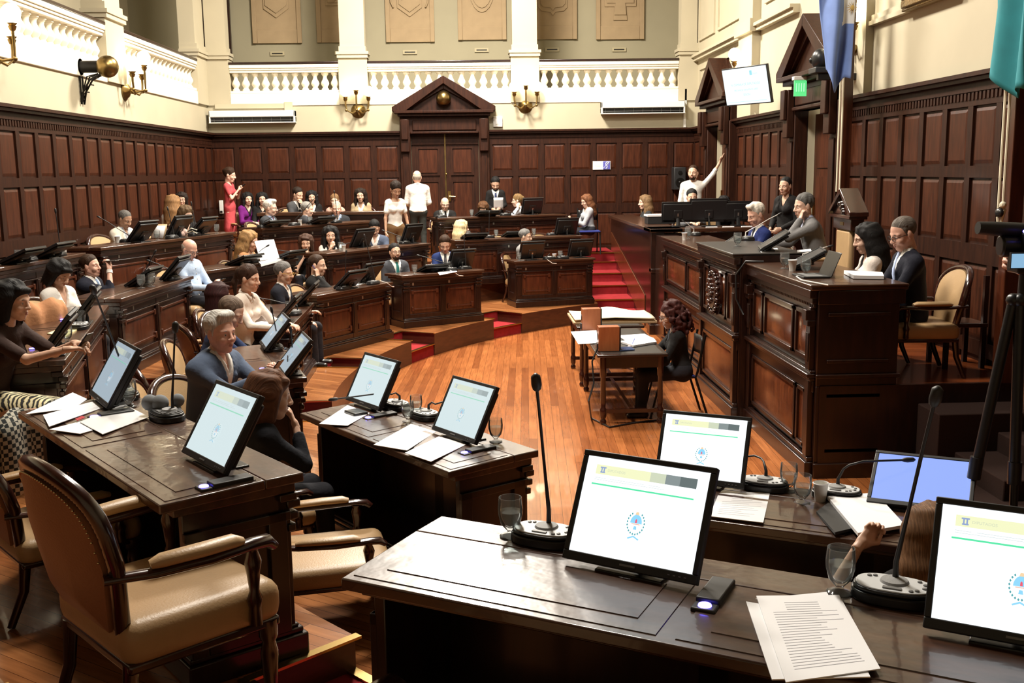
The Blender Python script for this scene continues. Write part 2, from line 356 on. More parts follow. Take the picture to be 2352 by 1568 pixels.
# pedimented door cases
def doorcase(n,side,u,half,op,ped,leafs):
    T=WT(side,0,0); r=thing('door_%d'%n,None,None); del_=None; r['kind']='structure'
    m=MB(); m.T=T; zt=3.42; d=.2
    for s in (-1,1):
        a,b=sorted((u+s*op,u+s*half)); m.box(a,0,0,b,d,zt+.05); m.box(a+.05,d,.3,b-.05,d+.03,3.0); m.box(a-.01,0,0,b+.01,d+.06,.35); m.box(a+.02,d,3.05,b-.02,d+.10,3.72); m.box(a+.04,d+.1,3.3,b-.04,d+.15,3.72)
    m.box(u-half,0,zt,u+half,d-.02,3.78); m.box(u-op+.05,d-.02,zt+.07,u+op-.05,d+.02,3.70); m.box(u-op,0,zt,u+op,d+.05,zt+.05)
    obj('casing',m,WAIN,r,bevel=.012)
    m=MB(); m.T=T; za,zb=3.78,ped
    m.box(u-half-.03,0,za,u+half+.03,d+.10,za+.06); m.box(u-half-.10,0,za+.06,u+half+.10,d+.18,za+.12); 
    m.T=T@SWAP; hw=half+.14
    m.prism([(u-half,za+.12),(u+half,za+.12),(u,zb-.12)],0,d+.02)
    for s in (-1,1):
        m.prism([(u+s*hw,za+.10),(u+s*hw,za+.19),(u,zb),(u,zb-.16),(u+s*(hw-.30),za+.12)],0,d+.17)
        m.prism([(u+s*(hw-.28),za+.12),(u+s*(hw-.05),za+.12),(u,zb-.13),(u,zb-.26)],0,d+.08)
    obj('pediment',m,WAIN,r,bevel=.008)
    m=MB(); m.T=T
    for a,b,dd in leafs:
        m.k=0; m.box(a,.02+dd,0,b,.06+dd,zt); m.k=0
        for z0,z1 in ((.95,1.5),(1.62,2.45),(2.55,3.15)): 
            m.box(a+.10,.06+dd,z0,b-.10,.085+dd,z0+.04); m.box(a+.10,.06+dd,z1-.04,b-.10,.085+dd,z1); m.box(a+.10,.06+dd,z0+.04,a+.14,.085+dd,z1-.04); m.box(b-.14,.06+dd,z0+.04,b-.10,.085+dd,z1-.04)
            m.k=1; m.frus(a+.16,.06+dd,b-.16,.075+dd,z0+.06,z1-.06,0); m.k=0
        m.box(a,.06+dd,3.2,b,.09+dd,3.25)
    if leafs: obj('leaf',m,[WAIN,WPAN],r)
    return r
d=doorcase(1,'back',.60,.94,.72,4.60,[(-.11,.585,0),(.615,1.31,0)])
m=MB(); m.T=WT('back'); m.box(.586,.03,.5,.614,.075,3.42); obj('gap',m,BRASS,d)
m=MB(); m.T=WT('back'); m.box(.50,.06,2.0,.56,.075,2.22); m.tube([(.53,.075,2.11),(.53,.12,2.11),(.40,.12,2.10)],.012,8); m.ball((.585,.1,2.58),.02); obj('handle',m,BRASS2,d)
def sphere_horn(name,label,loc,side):
    r=thing(name,label,'loudspeaker',loc); T=WT(side); T=T.copy(); T.translation=(0,0,0)
    m=MB(); m.T=T; m.ball((0,0,0),.155,24,16); obj('ball',m,BRASS,r); return r,T
sphere_horn('brass_ball_speaker','polished brass ball speaker mounted on the back door pediment',(-.60,YB-.32,4.14),'back')
for n,c in ((2,D1),(3,D2)):
    u=(c[0]+c[1])/2; r=doorcase(n,'right',u,1.02,.75,4.66,[])
    m=MB(); m.T=WT('right'); a=c[0]; 
    # leaf swung open into the corridor side, hinged at the near jamb
    m.k=0; m.box(c[0]+.0,-.14,0,c[1]-.04,-.09,3.37)
    for q0,q1 in ((c[0]+.08,c[0]+.52),(c[0]+.62,c[1]-.18)):
        for z0,z1 in ((1.0,1.55),(1.7,2.5),(2.62,3.2)): m.k=1; m.frus(q0,-.09,q1,-.075,z0,z1,0); m.k=0
    m.box(c[0]+.55,-.09,0,c[0]+.59,-.06,3.4)
    obj('leaf',m,[WPAN,WPAN],r); m=MB(); m.T=WT('right'); m.box(c[1]-.17,-.09,1.95,c[1]-.13,-.05,2.2); obj('handle',m,BRASS2,r)
# balustrades
bal=MB(); prof=[(.0,0),(.075,0),(.075,.035),(.06,.045),(.048,.07),(.06,.09),(.082,.125),(.086,.15),(.074,.185),(.048,.235),(.040,.27),(.046,.30),(.060,.315),(.060,.325),(.075,.33),(.075,.37),(0,.37)]
bal.lathe(prof,14); BALMESH=None
def balustrade(label,side,u0,u1,n):
    global BALMESH
    T=WT(side); c=T@Vector(((u0+u1)/2,0,4.06)); r=thing('balustrade',label,'balustrade',c,0,'white balustrades of the balcony')
    I=Matrix.Translation(-c)@T
    m=MB(); m.T=I; m.box(u0,-.24,4.04,u1,.03,4.30); m.box(u0,-.22,4.30,u1,.015,4.355); obj('base',m,WHITE,r,bevel=.01)
    m=MB(); m.T=I; m.box(u0,-.22,4.72,u1,.01,4.77); m.box(u0,-.23,4.77,u1,.03,4.81); m.box(u0,-.24,4.81,u1,.05,4.885); obj('rail',m,WHITE,r,bevel=.01)
    m=MB(); m.T=I; m.box(u0,-.24,4.885,u1,.06,4.935); obj('handrail',m,DARK,r,bevel=.008)
    p=(u1-u0)/n
    for i in range(n):
        if BALMESH is None: b=obj('baluster',bal,WHITE,r); BALMESH=b.data
        else: b=bpy.data.objects.new('baluster',BALMESH); place(b,r)
        b.location=I@Vector((u0+(i+.5)*p,-.105,4.353))
balustrade('white balustrade on the back balcony above the air conditioner in the left corner','back',2.79,5.07,11)
balustrade('white balustrade above the pedimented back door between two pilasters','back',-.82,2.19,13)
balustrade('white balustrade on the back balcony beside the right hand corner','back',-4.39,-1.42,13)
balustrade('white balustrade on the left balcony between a globe sconce and the brass ball speaker','left',-16.42,-11.65,20)
balustrade('white balustrade on the left balcony next to the back corner','left',-21.7,-17.28,18)
# tiers of the hemicycle, with recessed carpeted aisle steps
def arc(R,a0,a1,n=24): return [(CX+R*math.cos(math.radians(a0+(a1-a0)*i/n)),CY+R*math.sin(math.radians(a0+(a1-a0)*i/n))) for i in range(n+1)]
AIS=[(136.5,141.5),(152.8,157.7),(167.4,171.6),(184.0,190.0),(204.0,208.4),(221.5,225.8)]
XS=2.12
def clipx(P,xm):  # drop everything right of xm on the far side
    return P
def tier(z0,z1,R,aisles,name,a0,a1,depth=.55,xend=XS,yend=YB):
    P=[];steps=[];a=a0
    for s0,s1 in aisles:
        P+=arc(R,a,s0,14)+arc(R+depth,s0,s1,5); steps.append((s0,s1)); a=s1
    P+=arc(R,a,a1,14)
    P+=[(XR,P[-1][1]),(XR,YF),(XL,YF),(XL,yend),(P[0][0],yend)]
    m=MB(); m.k=1; m.prism(P,z0,z1); n=len(P); m.m[1]=0
    struct('platform',m,[TIERM,STEPW],smooth=0)
    for s0,s1 in steps:
        m=MB(); m.prism(arc(R+.02,s0,s1,5)+arc(R+depth,s1,s0,5),z0,z0+.16); struct('step',m,CARP,smooth=0)
        m=MB(); m.prism(arc(R+.0,s0,s1,5)+arc(R+.05,s1,s0,5),z0+.16,z0+.172); m.prism(arc(R+depth-.02,s0,s1,5)+arc(R+depth+.03,s1,s0,5),z1,z1+.01); struct('trim_nosing',m,BRASS2,smooth=0)
        m=MB(); m.prism(arc(R+depth-.012,s0,s1,5)+arc(R+depth-.001,s1,s0,5),z0+.16,z1-.005); struct('step_riser',m,CARP,smooth=0)
        for q,w in ((s0,.25),(s1,-.25)):
            m=MB(); m.prism(arc(R-.005,min(q,q+w),max(q,q+w),2)+arc(R+depth,max(q,q+w),min(q,q+w),2),z1,z1+.012); struct('trim_nosing',m,BRASS2,smooth=0)
tier(0,.32,8.28,AIS,'platform',123.9,256,xend=XS)
AIS2=[(135.0,138.3),(153.2,156.6),(168.9,171.4),(184.8,188.0),(207.0,212.0),(222.9,226.4)]
tier(.32,.64,9.98,AIS2,'platform',117.6,252)
tier(.64,.96,11.42,[(135.5,138.5),(223.0,226.4)],'platform',113.9,250)
m=MB().box(XL,19.85,.96,-1.6,YB,1.10); m.box(XL,19.83,.96,-1.6,19.86,1.10); struct('platform',m,TIERM,smooth=0)
# red carpet stairs beside the parapet
ys=[17.89,18.45,19.3,20.0,20.75,21.05]; m=MB(); g=MB()
for k,y in enumerate(ys):
    m.box(2.13,y,0,2.84,YB,.16*(k+1)); g.box(2.13,y-.02,.16*(k+1)-.012,2.84,y+.03,.16*(k+1)+.008)
struct('stairs',m,CARP,smooth=0); struct('trim_nosing',g,BRASS2,smooth=0)
m=MB(); m.k=0; m.box(2.84,16.5,0,2.97,21.6,1.66); m.box(2.84,21.5,0,XR,21.6,1.66) if False else None
m.k=1
m.raw([(2.825,17.2,.02),(2.84,17.2,.02),(2.84,21.5,1.0),(2.825,21.5,1.0),(2.825,17.2,.55),(2.84,17.2,.55),(2.84,21.5,1.35),(2.825,21.5,1.35)],[(0,1,5,4),(4,5,6,7),(0,4,7,3),(3,7,6,2),(0,3,2,1),(1,2,6,5)])
m.k=0; m.box(2.80,16.44,0,3.02,16.6,1.66); m.box(2.97,16.5,0,XR,16.62,1.62); m.box(2.78,16.40,.0,3.04,16.66,.16)
m.box(2.80,16.42,1.0,3.03,16.64,1.06)
struct('parapet',m,[DARK,DAISW],bevel=.006)
m=MB().box(2.77,16.38,1.64,3.3,21.6,1.70); m.box(2.77,16.38,1.64,XR,17.0,1.70); struct('parapet_ledge',m,TOPW,bevel=.01)
m=MB().box(2.97,16.6,0,XR,YB,.96); struct('platform',m,TIERM)
# dais platform and its steps
m=MB().box(2.9,8.54,0,XR,15.38,.80); m.box(3.2,15.3,0,XR,16.5,.80); struct('platform',m,[DAISF]); m=MB().box(2.87,15.40,0,3.2,16.45,1.6); struct('parapet',m,DARK,bevel=.008)
m=MB().box(2.9,8.50,0,XR,8.545,.805); struct('trim_nosing',m,DARK)
m=MB()
for k,(x,y) in enumerate(((3.55,7.0),(3.9,7.3),(4.25,7.6))): m.box(x,y,0,XR,8.5,.16*(k+1))
m.box(3.75,8.1,0,XR,8.52,.64)
struct('stairs',m,CARPD,bevel=.01)
# ---------------------------------------------------------------- wall fittings
def sconce(label,side,u,z,lit=True):
    T=WT(side,u,0,z); r=thing('wall_sconce',label,'wall lamp',T.translation,0,'brass globe sconces'); T=T.copy(); T.translation=(0,0,0)
    m=MB(); m.T=T@Matrix.Rotation(-math.pi/2,4,'X'); m.lathe([(0,.0),(.15,0),(.155,.02),(.12,.04),(.10,.07),(.06,.09),(.03,.12),(0,.13)],20); m.lathe([(0,.09),(.05,.1),(.055,.13),(0,.16)],12); obj('backplate',m,BRASS,r)
    for k,(a,o,h) in enumerate(((-.24,.22,.30),(0,.34,.42),(.24,.22,.30))):
        m=MB(); m.T=T; m.tube([(0,.08,.02),(a*.45,.2,-.06+.04*(k==1)),(a*.9,o,-.0),(a,o,.12),(a,o,h-.10)],[.022,.018,.016,.018,.02],8); m.lathe([(0,0),(.03,.0),(.05,.05),(.035,.06),(.06,.085),(0,.09)],12,(a,o,h-.11)); m.ball((a*.95,o,.0),.03,8,6)
        ar=obj('arm',m,BRASS,r)
        g=MB(); g.T=T; g.ball((a,o,h+.09),.105,16,12); obj('globe',g,GLOBE,ar)
    return r
sconce('brass three-globe wall lamp left of the ball speaker, brightest at the left edge','left',12.45,3.98)
sconce('brass three-globe wall lamp on the left wall between ball speaker and corner','left',17.25,3.98)
sconce('brass three-globe wall lamp on the back wall left of the pedimented door','back',-2.41,3.92)
sconce('brass three-globe wall lamp on the back wall right of the pedimented door','back',1.12,3.98)
sconce('brass globe wall lamp peeking out behind the tilted wall screen','right',17.95,4.02)
sconce('brass globe wall lamp half hidden by the light blue flag','right',12.9,4.05)
r,T=sphere_horn('brass_ball_speaker','polished brass ball speaker on a black bracket on the left wall',(XL+.40,15.35,4.17),'left')
m=MB(); m.T=T; m.cyl((0,-.38,.0),(0,-.10,0),.085,.085,16); m.cyl((0,-.40,0),(0,-.37,0),.12,.12,12); obj('neck',m,IRON,r)
m=MB(); m.T=T
for s in (-.05,.05): m.tube([(s,-.38,-.52),(s,-.34,-.34),(s,-.24,-.18),(s,-.08,-.10)],.014,6); m.tube([(s,-.38,-.52),(s,-.38,-.1)],.014,6); m.tube([(s,-.36,-.38),(s,-.28,-.14),(s,-.12,-.10)],.010,6)
for q in range(4): m.cyl((-.05,-.37+q*.07,-.45+q*.1),(.05,-.37+q*.07,-.45+q*.1),.01)
obj('bracket',m,IRON,r)
for label,x0,x1,z in (('long white wall air conditioner under the left end of the back balcony',-5.5,-3.72,3.68),('long white wall air conditioner under the right end of the back balcony',2.72,4.5,3.78)):
    T=WT('back',(x0+x1)/2,0,z); r=thing('air_conditioner',label,'air conditioner',T.translation,0,'air conditioners on the back wall'); T=T.copy(); T.translation=(0,0,0); h=(x1-x0)/2
    m=MB(); m.T=T@SWAP@Matrix(((0,0,1,0),(1,0,0,0),(0,1,0,0),(0,0,0,1)))
    m.T=T; m.box(-h,0,.13,h,.22,.26); m.box(-h,0,.02,h,.12,.14); m.box(-h,0,0,h,.25,.022); m.box(-h,0,0,-h+.03,.22,.26); m.box(h-.03,0,0,h,.22,.26); obj('housing',m,WHP,r,bevel=.012)
    m=MB(); m.T=T; m.box(-h+.03,.1,.03,h-.03,.135,.13)
    obj('grille',m,BLK,r); m=MB(); m.T=T
    for q in range(9): m.box(-h+.1+q*(2*h-.2)/8,.13,.035,-h+.108+q*(2*h-.2)/8,.15,.125)
    m.box(-h+.03,.15,.06,h-.03,.2,.065); obj('louvre',m,GREYP,r)
m=MB().box(-5.4,YB-.06,3.99,-3.85,YB,4.09); m.box(-3.95,YB-.07,3.93,-3.78,YB,4.12); tag(obj('cable_trunking',m,CREAM,bevel=.005),'cream cable trunking above the left air conditioner','trunking')
m=MB().box(4.52,YB-.05,3.95,4.56,YB,4.3); m.box(4.5,YB-.05,3.5,4.55,YB,3.8); tag(obj('drain_pipe',m,WHP),'thin pipe beside the right air conditioner','pipe')
r=thing('wall_box','small square white box on the wall right of the back door','box',(.53,YB-.05,3.66)); m=MB().box(-.1,-.02,-.11,.1,.05,.11); obj('case',m,WHP,r,bevel=.012); m=MB().box(-.05,-.026,-.05,.05,-.02,.05); obj('cover',m,PAPER,r,bevel=.004)
r=thing('hearing_loop_sign','white sign with blue ear symbol on the back wall panels','sign',(2.74,YB-.075,2.72)); m=MB().box(-.19,-.005,-.09,.19,.02,.09); obj('panel',m,WHP,r)
m=MB().box(.03,-.012,-.085,.18,-.005,.085); obj('symbol_field',m,plain('sign blue',(.10,.10,.42),.5),r)
m=MB(); m.tube([(.155,-.014,.05),(.14,-.014,.065),(.11,-.014,.065),(.085,-.014,.04),(.09,-.014,.01),(.12,-.014,-.02),(.115,-.014,-.05),(.09,-.014,-.07)],.008,6); m.tube([(.14,-.014,.02),(.115,-.014,.035),(.11,-.014,.01)],.006,6); m.tube([(.04,-.014,-.06),(.17,-.014,.075)],.004,6); obj('ear_symbol',m,PAPER,r)
m=MB(); text_mb(m,'zona con aro\nmagnético',.028,(-.08,.0,0),Matrix(((1,0,0,0),(0,0,-1,-.008),(0,1,0,0),(0,0,0,1)))); obj('lettering',m,plain('sign grey',(.6,.6,.6),.6),r)
r=thing('loudspeaker','black box loudspeaker hung on the back wall by the right corner','loudspeaker',(4.38,YB-.2,2.42)); m=MB().box(-.13,-.15,-.24,.13,.15,.24); obj('cabinet',m,BLK2,r,bevel=.02)
m=MB(); m.T=Matrix.Translation((0,-.15,0))@Matrix.Rotation(math.pi/2,4,'X'); m.lathe([(0,.0),(.09,.0),(.10,.012),(.085,.015),(.03,.005),(0,.02)],20,(0,-.08,0)); m.lathe([(0,0),(.04,0),(.045,.01),(0,.012)],16,(0,.12,0)); obj('driver',m,IRON,r)
r=thing('door_intercom','slim white intercom panel on the back wall by the woman in red','intercom',(-5.38,YB-.07,1.95)); m=MB().box(-.04,-.02,-.14,.04,.03,.14); obj('panel',m,WHP,r,bevel=.006); m=MB().box(-.025,-.028,-.12,.025,-.02,-.08); obj('button',m,BLK,r)
# wall screen between the right doors
p0=Vector((4.15,16.0,3.86)); r=thing('wall_screen','large tilted flat screen hung between the two right doors','screen',p0)
hz=math.radians(-62); A=Matrix.Rotation(hz,4,'Z')@Matrix.Rotation(math.radians(13),4,'X')   # local: x along, z up, face -y
def scr(m): m.T=A; return m
m=scr(MB()).box(-.49,0,-.285,.49,.05,.285); obj('bezel',m,BLK,r,bevel=.006)
m=scr(MB()).box(-.475,-.004,-.268,.475,0,.268); dsp=obj('display',m,emit('tv picture',(.86,.97,1),1.15),r)
FT=A@Matrix(((1,0,0,0),(0,0,-1,-.007),(0,1,0,0),(0,0,0,1)))
m=MB(); text_mb(m,'H. CÁMARA DE DIPUTADOS',.05,(0,.01,0),FT); text_mb(m,'PROVINCIA DE BUENOS AIRES',.038,(0,-.07,0),FT); text_mb(m,'SESIÓN',.045,(0,-.145,0),FT); text_mb(m,'DIPUTADOS',.03,(.2,.16,0),FT); m.T=A; m.box(.12,-.006,.15,.17,-.004,.22); m.box(-.45,-.006,-.235,.4,-.004,-.23); obj('screen_text',m,emq((.36,.76,.85)),dsp)
m=MB(); m.T=A; m.box(-.1,.05,-.1,.1,.3,.1); obj('wall_mount',m,IRON,r)
m=MB(); m.tube([(XR-.05,17.6,4.05),(XR-.16,17.55,3.9),(XR-.12,17.65,3.7),(XR-.05,17.6,3.5)],.012,6); tag(obj('screen_cord',m,CORD),'pale cord hanging down the wall left of the tilted screen','cord')
r=thing('wall_disc','round pale wall fitting left of the tilted screen','wall fitting',(XR-.03,17.2,3.85)); m=MB(); m.T=WT('right').to_3x3().to_4x4()@Matrix.Rotation(-math.pi/2,4,'X'); m.lathe([(0,0),(.10,0),(.1,.03),(.08,.05),(0,.06)],20); obj('cover',m,WHP,r)
# exit sign, camera dome, fluorescent tube
q=at(1838,200,x=4.42); r=thing('exit_sign','small green lit exit sign under the near right pediment','sign',q)
m=MB().box(-.10,-.04,.09,.12,.06,.14); m.box(.10,-.03,.09,.4,.03,.13); obj('fitting',m,WHP,r,bevel=.006); m=MB().box(-.085,-.01,-.12,.085,.01,.09); pl=obj('panel',m,EXITG,r)
m=MB()
for k in range(4): m.box(-.06+k*.034,-.013,-.06,-.048+k*.034,-.01,.05)
obj('lettering',m,emq((.5,.95,.6)),pl)
q=at(1884,142,x=4.25); r=thing('camera_dome','black motorised camera on a bracket beside the near right pediment','security camera',q)
m=MB(); m.ball((0,0,.03),(.11,.11,.13),16,10); obj('dome',m,BLK,r); m=MB().box(-.1,-.14,-.14,.12,.14,-.07); m.box(-.03,-.04,-.22,.5,.04,-.14); obj('bracket',m,BLK2,r,bevel=.01)
m=MB(); m.ball((-.09,.03,.02),.04,10,8); obj('lens',m,GLASS if False else IRON,r)
q=at(1918,190,x=4.62); r=thing('strip_light','short white strip light above the wainscot behind the near flag post','light',q); m=MB(); m.cyl((0,-.25,0),(0,.35,.0),.035,.035,12); obj('tube',m,WHP,r); m=MB().box(-.0,-.25,-.03,.12,.35,.03); obj('batten',m,WHP,r)
m=MB()
for s in (0,.03): m.tube([q+Vector((.05,.3-s,-.02)),q+Vector((.0,.45,-.15+s)),q+Vector((.02,.1,-.28)),q+Vector((.02,-.3,-.3+s))],.009,6)
tag(obj('loose_cable',m,CORD),'loose yellowish cables looping under the strip light','cable')
# flag posts, ropes and flags
def cloth(name,fn,nu,nv,mats,matfn,parent=None):
    m=MB(); m.grid(fn,nu,nv); m.m=[matfn((i+.5)/nu,(j+.5)/nv) for i in range(nu) for j in range(nv)]
    return obj(name,m,mats,parent,smooth=80,solid=.006)
SKYB=plain('sky blue flag cloth',(.16,.25,.55),.7,var=.08); FLW=plain('white flag cloth',(.75,.75,.72),.7); TEAL=plain('teal flag cloth',(.02,.24,.28),.7,var=.1); SUN=plain('flag sun',(.55,.38,.12),.6)
r=thing('flag_post','square wooden flag post with ropes behind the high-backed chair','flag post',(4.46,12.5,.8)); m=MB().box(-.055,-.055,0,.055,.055,5.2); obj('post',m,PANW,r,bevel=.006)
for k,(a,b) in enumerate((((1930,205),(1921,440)),((1937,205),(1929,436)))):
    m=MB(); o=Vector(r.location); p=at(*a,x=4.36)-o; s=at(*b,x=4.36)-o; s=Vector((p.x,p.y,s.z)); m.cyl(p+Vector((0,0,1.0)),s,.011,.011,6); obj('rope',m,CORD,r)
r2=thing('flag_post','square wooden flag post with knotted rope at the right edge','flag post',(4.48,8.55,.8)); m=MB().box(-.055,-.06,0,.065,.06,5.2); obj('post',m,PANW,r2,bevel=.006)
o=Vector(r2.location)
for k,(a,b) in enumerate((((2316,110),(2292,485)),((2326,122),(2307,465)))):
    m=MB(); p=at(*a,x=4.36)-o; s=at(*b,x=4.36)-o; s=Vector((p.x,p.y,s.z)); m.cyl(p+Vector((0,0,1.0)),s,.011,.011,6)
    if k: m.tube([s,s+Vector((-.02,.0,-.03)),s+Vector((.02,0,-.06)),s+Vector((-.01,.01,-.2)),s+Vector((-.03,.02,-.12)),s+Vector((-.02,0,-.26))],.012,6); m.ball(s+Vector((0,0,-.02)),.03,8,6)
    obj('rope',m,CORD,r2)
m=MB(); m.ball((-.02,-.02,0),(.03,.05,.04),10,6); obj('cleat',m,BLK,r2,loc=at(2298,488,x=4.36)-o)
F0=at(1921,20,y=12.2)
def f1(u,v):  # hanging folded flag; u across, v downward
    w=.20*(1-.35*v**2); t=(u-.5)*w*2; z=F0.z+.45-(1.12+.22*math.sin(min(1,u*1.25)*math.pi)**1.5)*v-.12*u*v
    return (F0.x+t+.045*v,F0.y+.06*math.sin(u*9+v*2.5)+.03*math.sin(v*6+u*4),z)
fl=cloth('flag',f1,26,30,[SKYB,FLW,SUN],lambda u,v:1 if u>.72-.1*v and v<.5 else 0)
tag(fl,'light blue and white flag hanging in folds from the post behind the high-backed chair','flag')
m=MB()
sc=Vector(f1(.93,.36))+Vector((0,-.02,0))
for k in range(14):
    a=math.radians(k*25.7); m.cyl(sc+Vector((.035*math.cos(a),0,.035*math.sin(a))),sc+Vector((.07*math.cos(a),0,.07*math.sin(a))),.005,.001,5)
m.ball(sc,(.03,.01,.03),12,8); obj('sun_emblem',m,SUN,fl)
G0=at(2310,10,x=4.22)
def f2(u,v):
    w=.30; z=G0.z+.5-(1.05+ .22*u)*v*(1 if u<.7 else .97)+.05*math.sin(u*8)*v
    return (G0.x+.06*math.sin(u*10+v*2),G0.y-(u-.35)*w*2*(1+.1*v)+(.12 if u<.2 else 0)*v*0, z)
fl=cloth('flag',f2,26,24,[TEAL],lambda u,v:0); tag(fl,'teal green flag hanging at the top right corner','flag')
r=thing('picture_frame','carved gilt picture frame high on the right wall','picture frame',(XR-.06,10.9,5.0)); m=MB(); m.T=Matrix(((0,0,-1,0),(1,0,0,0),(0,1,0,0),(0,0,0,1)))
for a in ((-.62,-.72,.62,-.58),(-.62,.58,.62,.72),(-.62,-.58,-.48,.58),(.48,-.58,.62,.58)): m.box(a[0],a[1],-.05,a[2],a[3],.06); m.box(a[0]+.03,a[1]+(.03 if a[2]-a[0]>1 else -.03),.058,a[2]-.03,a[3]-(.03 if a[2]-a[0]>1 else -.03),.085)
obj('frame',m,GILT,r,bevel=.012); m=MB(); m.T=Matrix(((0,0,-1,0),(1,0,0,0),(0,1,0,0),(0,0,0,1))); m.box(-.5,-.6,-.04,.5,.6,.02); obj('canvas',m,DARK,r)
# ---------------------------------------------------------------- desks
DK={}; DD=.60
def desk(key,A,B,z,n,label,desc,sitter=False,top=.80):
    A=Vector(A[:2]); B=Vector(B[:2]); mid=(A+B)/2; d=(B-A).normalized(); nn=Vector((-d.y,d.x))
    if nn.dot(Vector((CX,CY))-mid)<0: nn=-nn
    c=mid+nn*DD/2 if sitter else mid-nn*DD/2
    Ln=(B-A).length; rz=math.atan2(nn.y,nn.x)-math.pi/2; h=Ln/2
    r=thing('desk',label,'desk',(c.x,c.y,z),rz,'carved desks of the chamber rows')
    m=MB(); m.k=0
    m.box(-h,.13,top-.04,h,.30,top); m.raw([(-h,-.30,top-.05),(h,-.30,top-.05),(h,.13,top-.04),(-h,.13,top-.04),(-h,-.30,top-.012),(h,-.30,top-.012),(h,.13,top),(-h,.13,top)],[(0,3,2,1),(4,5,6,7),(0,1,5,4),(1,2,6,5),(2,3,7,6),(3,0,4,7)])
    m.box(-h+.03,-.24,top-.085,h-.03,.275,top-.042)
    obj('worktop',m,TOPW,r,bevel=.006)
    w=Ln/n
    for i in range(n):
        a,b=-h+i*w+.07,-h+(i+1)*w-.07; y0,y1=-.25,.10; zz=lambda y:top-.012+(y+.30)/.43*.012
        m=MB()
        def fl(x0,ya,x1,yb,t): m.raw([(x0,ya,zz(ya)-.002),(x1,ya,zz(ya)-.002),(x1,yb,zz(yb)-.002),(x0,yb,zz(yb)-.002),(x0+.003,ya+.003,zz(ya)+t),(x1-.003,ya+.003,zz(ya)+t),(x1-.003,yb-.003,zz(yb)+t),(x0+.003,yb-.003,zz(yb)+t)],[(4,5,6,7),(0,1,5,4),(1,2,6,5),(2,3,7,6),(3,0,4,7)])
        fl(a-.045,y0-.02,b+.045,y1+.005,.003); fl(a+.03,y0+.05,b-.03,y1-.05,.006)
        obj('writing_flap',m,TOPW,r)
    m=MB(); pw=.10
    m.box(-h+.05,.20,.12,h-.05,.225,top-.085); 
    for i in range(n+1):
        x=-h+.05+pw/2+i*(Ln-.1-pw)/n; m.box(x-pw/2,.20,.12,x+pw/2,.255,top-.085); m.box(x-.03,.255,.2,x+.03,.262,top-.2)
    m.box(-h+.05,.20,top-.18,h-.05,.25,top-.085); m.box(-h+.02,.20,top-.115,h-.02,.275,top-.085); m.box(-h+.04,.2,top-.20,h-.04,.262,top-.185)
    m.box(-h+.05,.2,.12,h-.05,.25,.20)
    obj('front_frame',m,DARK,r,bevel=.005)
    for i in range(n):
        s=(Ln-.1-pw)/n; x0=-h+.05+pw+i*s; x1=x0+s-pw
        m=MB(); m.T=SWAP; m.raw([(x0,.2,.226),(x1,.2,.226),(x1,top-.2,.226),(x0,top-.2,.226),(x0+.10,.30,.24),(x1-.10,.30,.24),(x1-.10,top-.30,.24),(x0+.10,top-.30,.24)],[(4,5,6,7),(0,1,5,4),(1,2,6,5),(2,3,7,6),(3,0,4,7)])
        m.T=Matrix(); m.box(x0+.06,.225,top-.275,x1-.06,.25,top-.25); m.box(x0+.06,.225,.255,x1-.06,.25,.28); m.box(x0+.03,.225,top-.30,x0+.07,.255,top-.24); m.box(x1-.07,.225,top-.30,x1-.03,.255,top-.24); m.box(x0+.03,.225,.24,x0+.07,.255,.31); m.box(x1-.07,.225,.24,x1-.03,.255,.31)
        obj('front_panel',m,PANW,r,bevel=.004)
        m=MB(); m.box((x0+x1)/2+.2-.014,.25,top-.165,(x0+x1)/2+.2+.014,.256,top-.125); obj('number_plate',m,ALU,r)
    for s in (-1,1):
        m=MB(); a,b=sorted((s*(h-.05),s*(h-.09))); m.box(a,-.20,.12,b,.22,top-.085); a,b=sorted((s*(h-.05),s*(h-.042))); m.box(a,-.12,.25,b,.14,top-.2) if False else None
        a,b=sorted((s*(h-.06),s*(h-.03))); m.box(a,-.20,top-.2,b,.25,top-.16); m.box(a,-.2,.12,b,-.13,top-.16); m.box(a,.15,.12,b,.23,top-.16); m.box(a,-.13,.12,b,.15,.24)
        obj('side_panel',m,DARK,r,bevel=.004)
        m=MB(); a,b=sorted((s*(h-.14),s*(h-.04)))
        for k in range(3): m.box(a,.24,top-.155-k*.05,b,.30-k*.012,top-.12-k*.05); 
        obj('corbel',m,DARK,r,bevel=.006)
    m=MB(); m.box(-h+.02,-.22,0,h-.02,.30,.10); m.box(-h+.035,-.21,.10,h-.035,.285,.125); m.box(-h+.045,-.2,.125,h-.045,.27,.14); obj('plinth',m,DARK,r,bevel=.008)
    ctr=[c+Vector((math.cos(rz),math.sin(rz)))*(-h+(i+.5)*w)-nn*(.30+.30) for i in range(n)]
    DK[key]=dict(r=r,z=z,top=z+top,rz=rz,n=nn,seats=ctr,desc=desc,c=c,d=Vector((math.cos(rz),math.sin(rz))),L=Ln)
def ext(P,Q,L): P=Vector(P);Q=Vector(Q); return P,P+(Q-P).normalized()*L
desk('a',*ext((.68,4.54),(1.55,4.08),1.95),.32,2,'front-row carved desk facing the dais steps, with a tilted blue screen','the front-row desk by the dais steps',True)
desk('b',(-1.16,6.62),(-.16,5.20),.32,2,'front-row carved desk of the woman resting her cheek, two lit screens','the cheek-resting woman\'s desk',True)
desk('c',(-1.29,7.75),(-1.80,9.38),.32,2,'front-row carved desk of the two men in blue suits','the blue-suited men\'s desk')
desk('m',(-1.88,10.6),(-1.93,12.35),.32,2,'front-row carved desk of the moustached man and the woman in white','the desk of the moustached man')
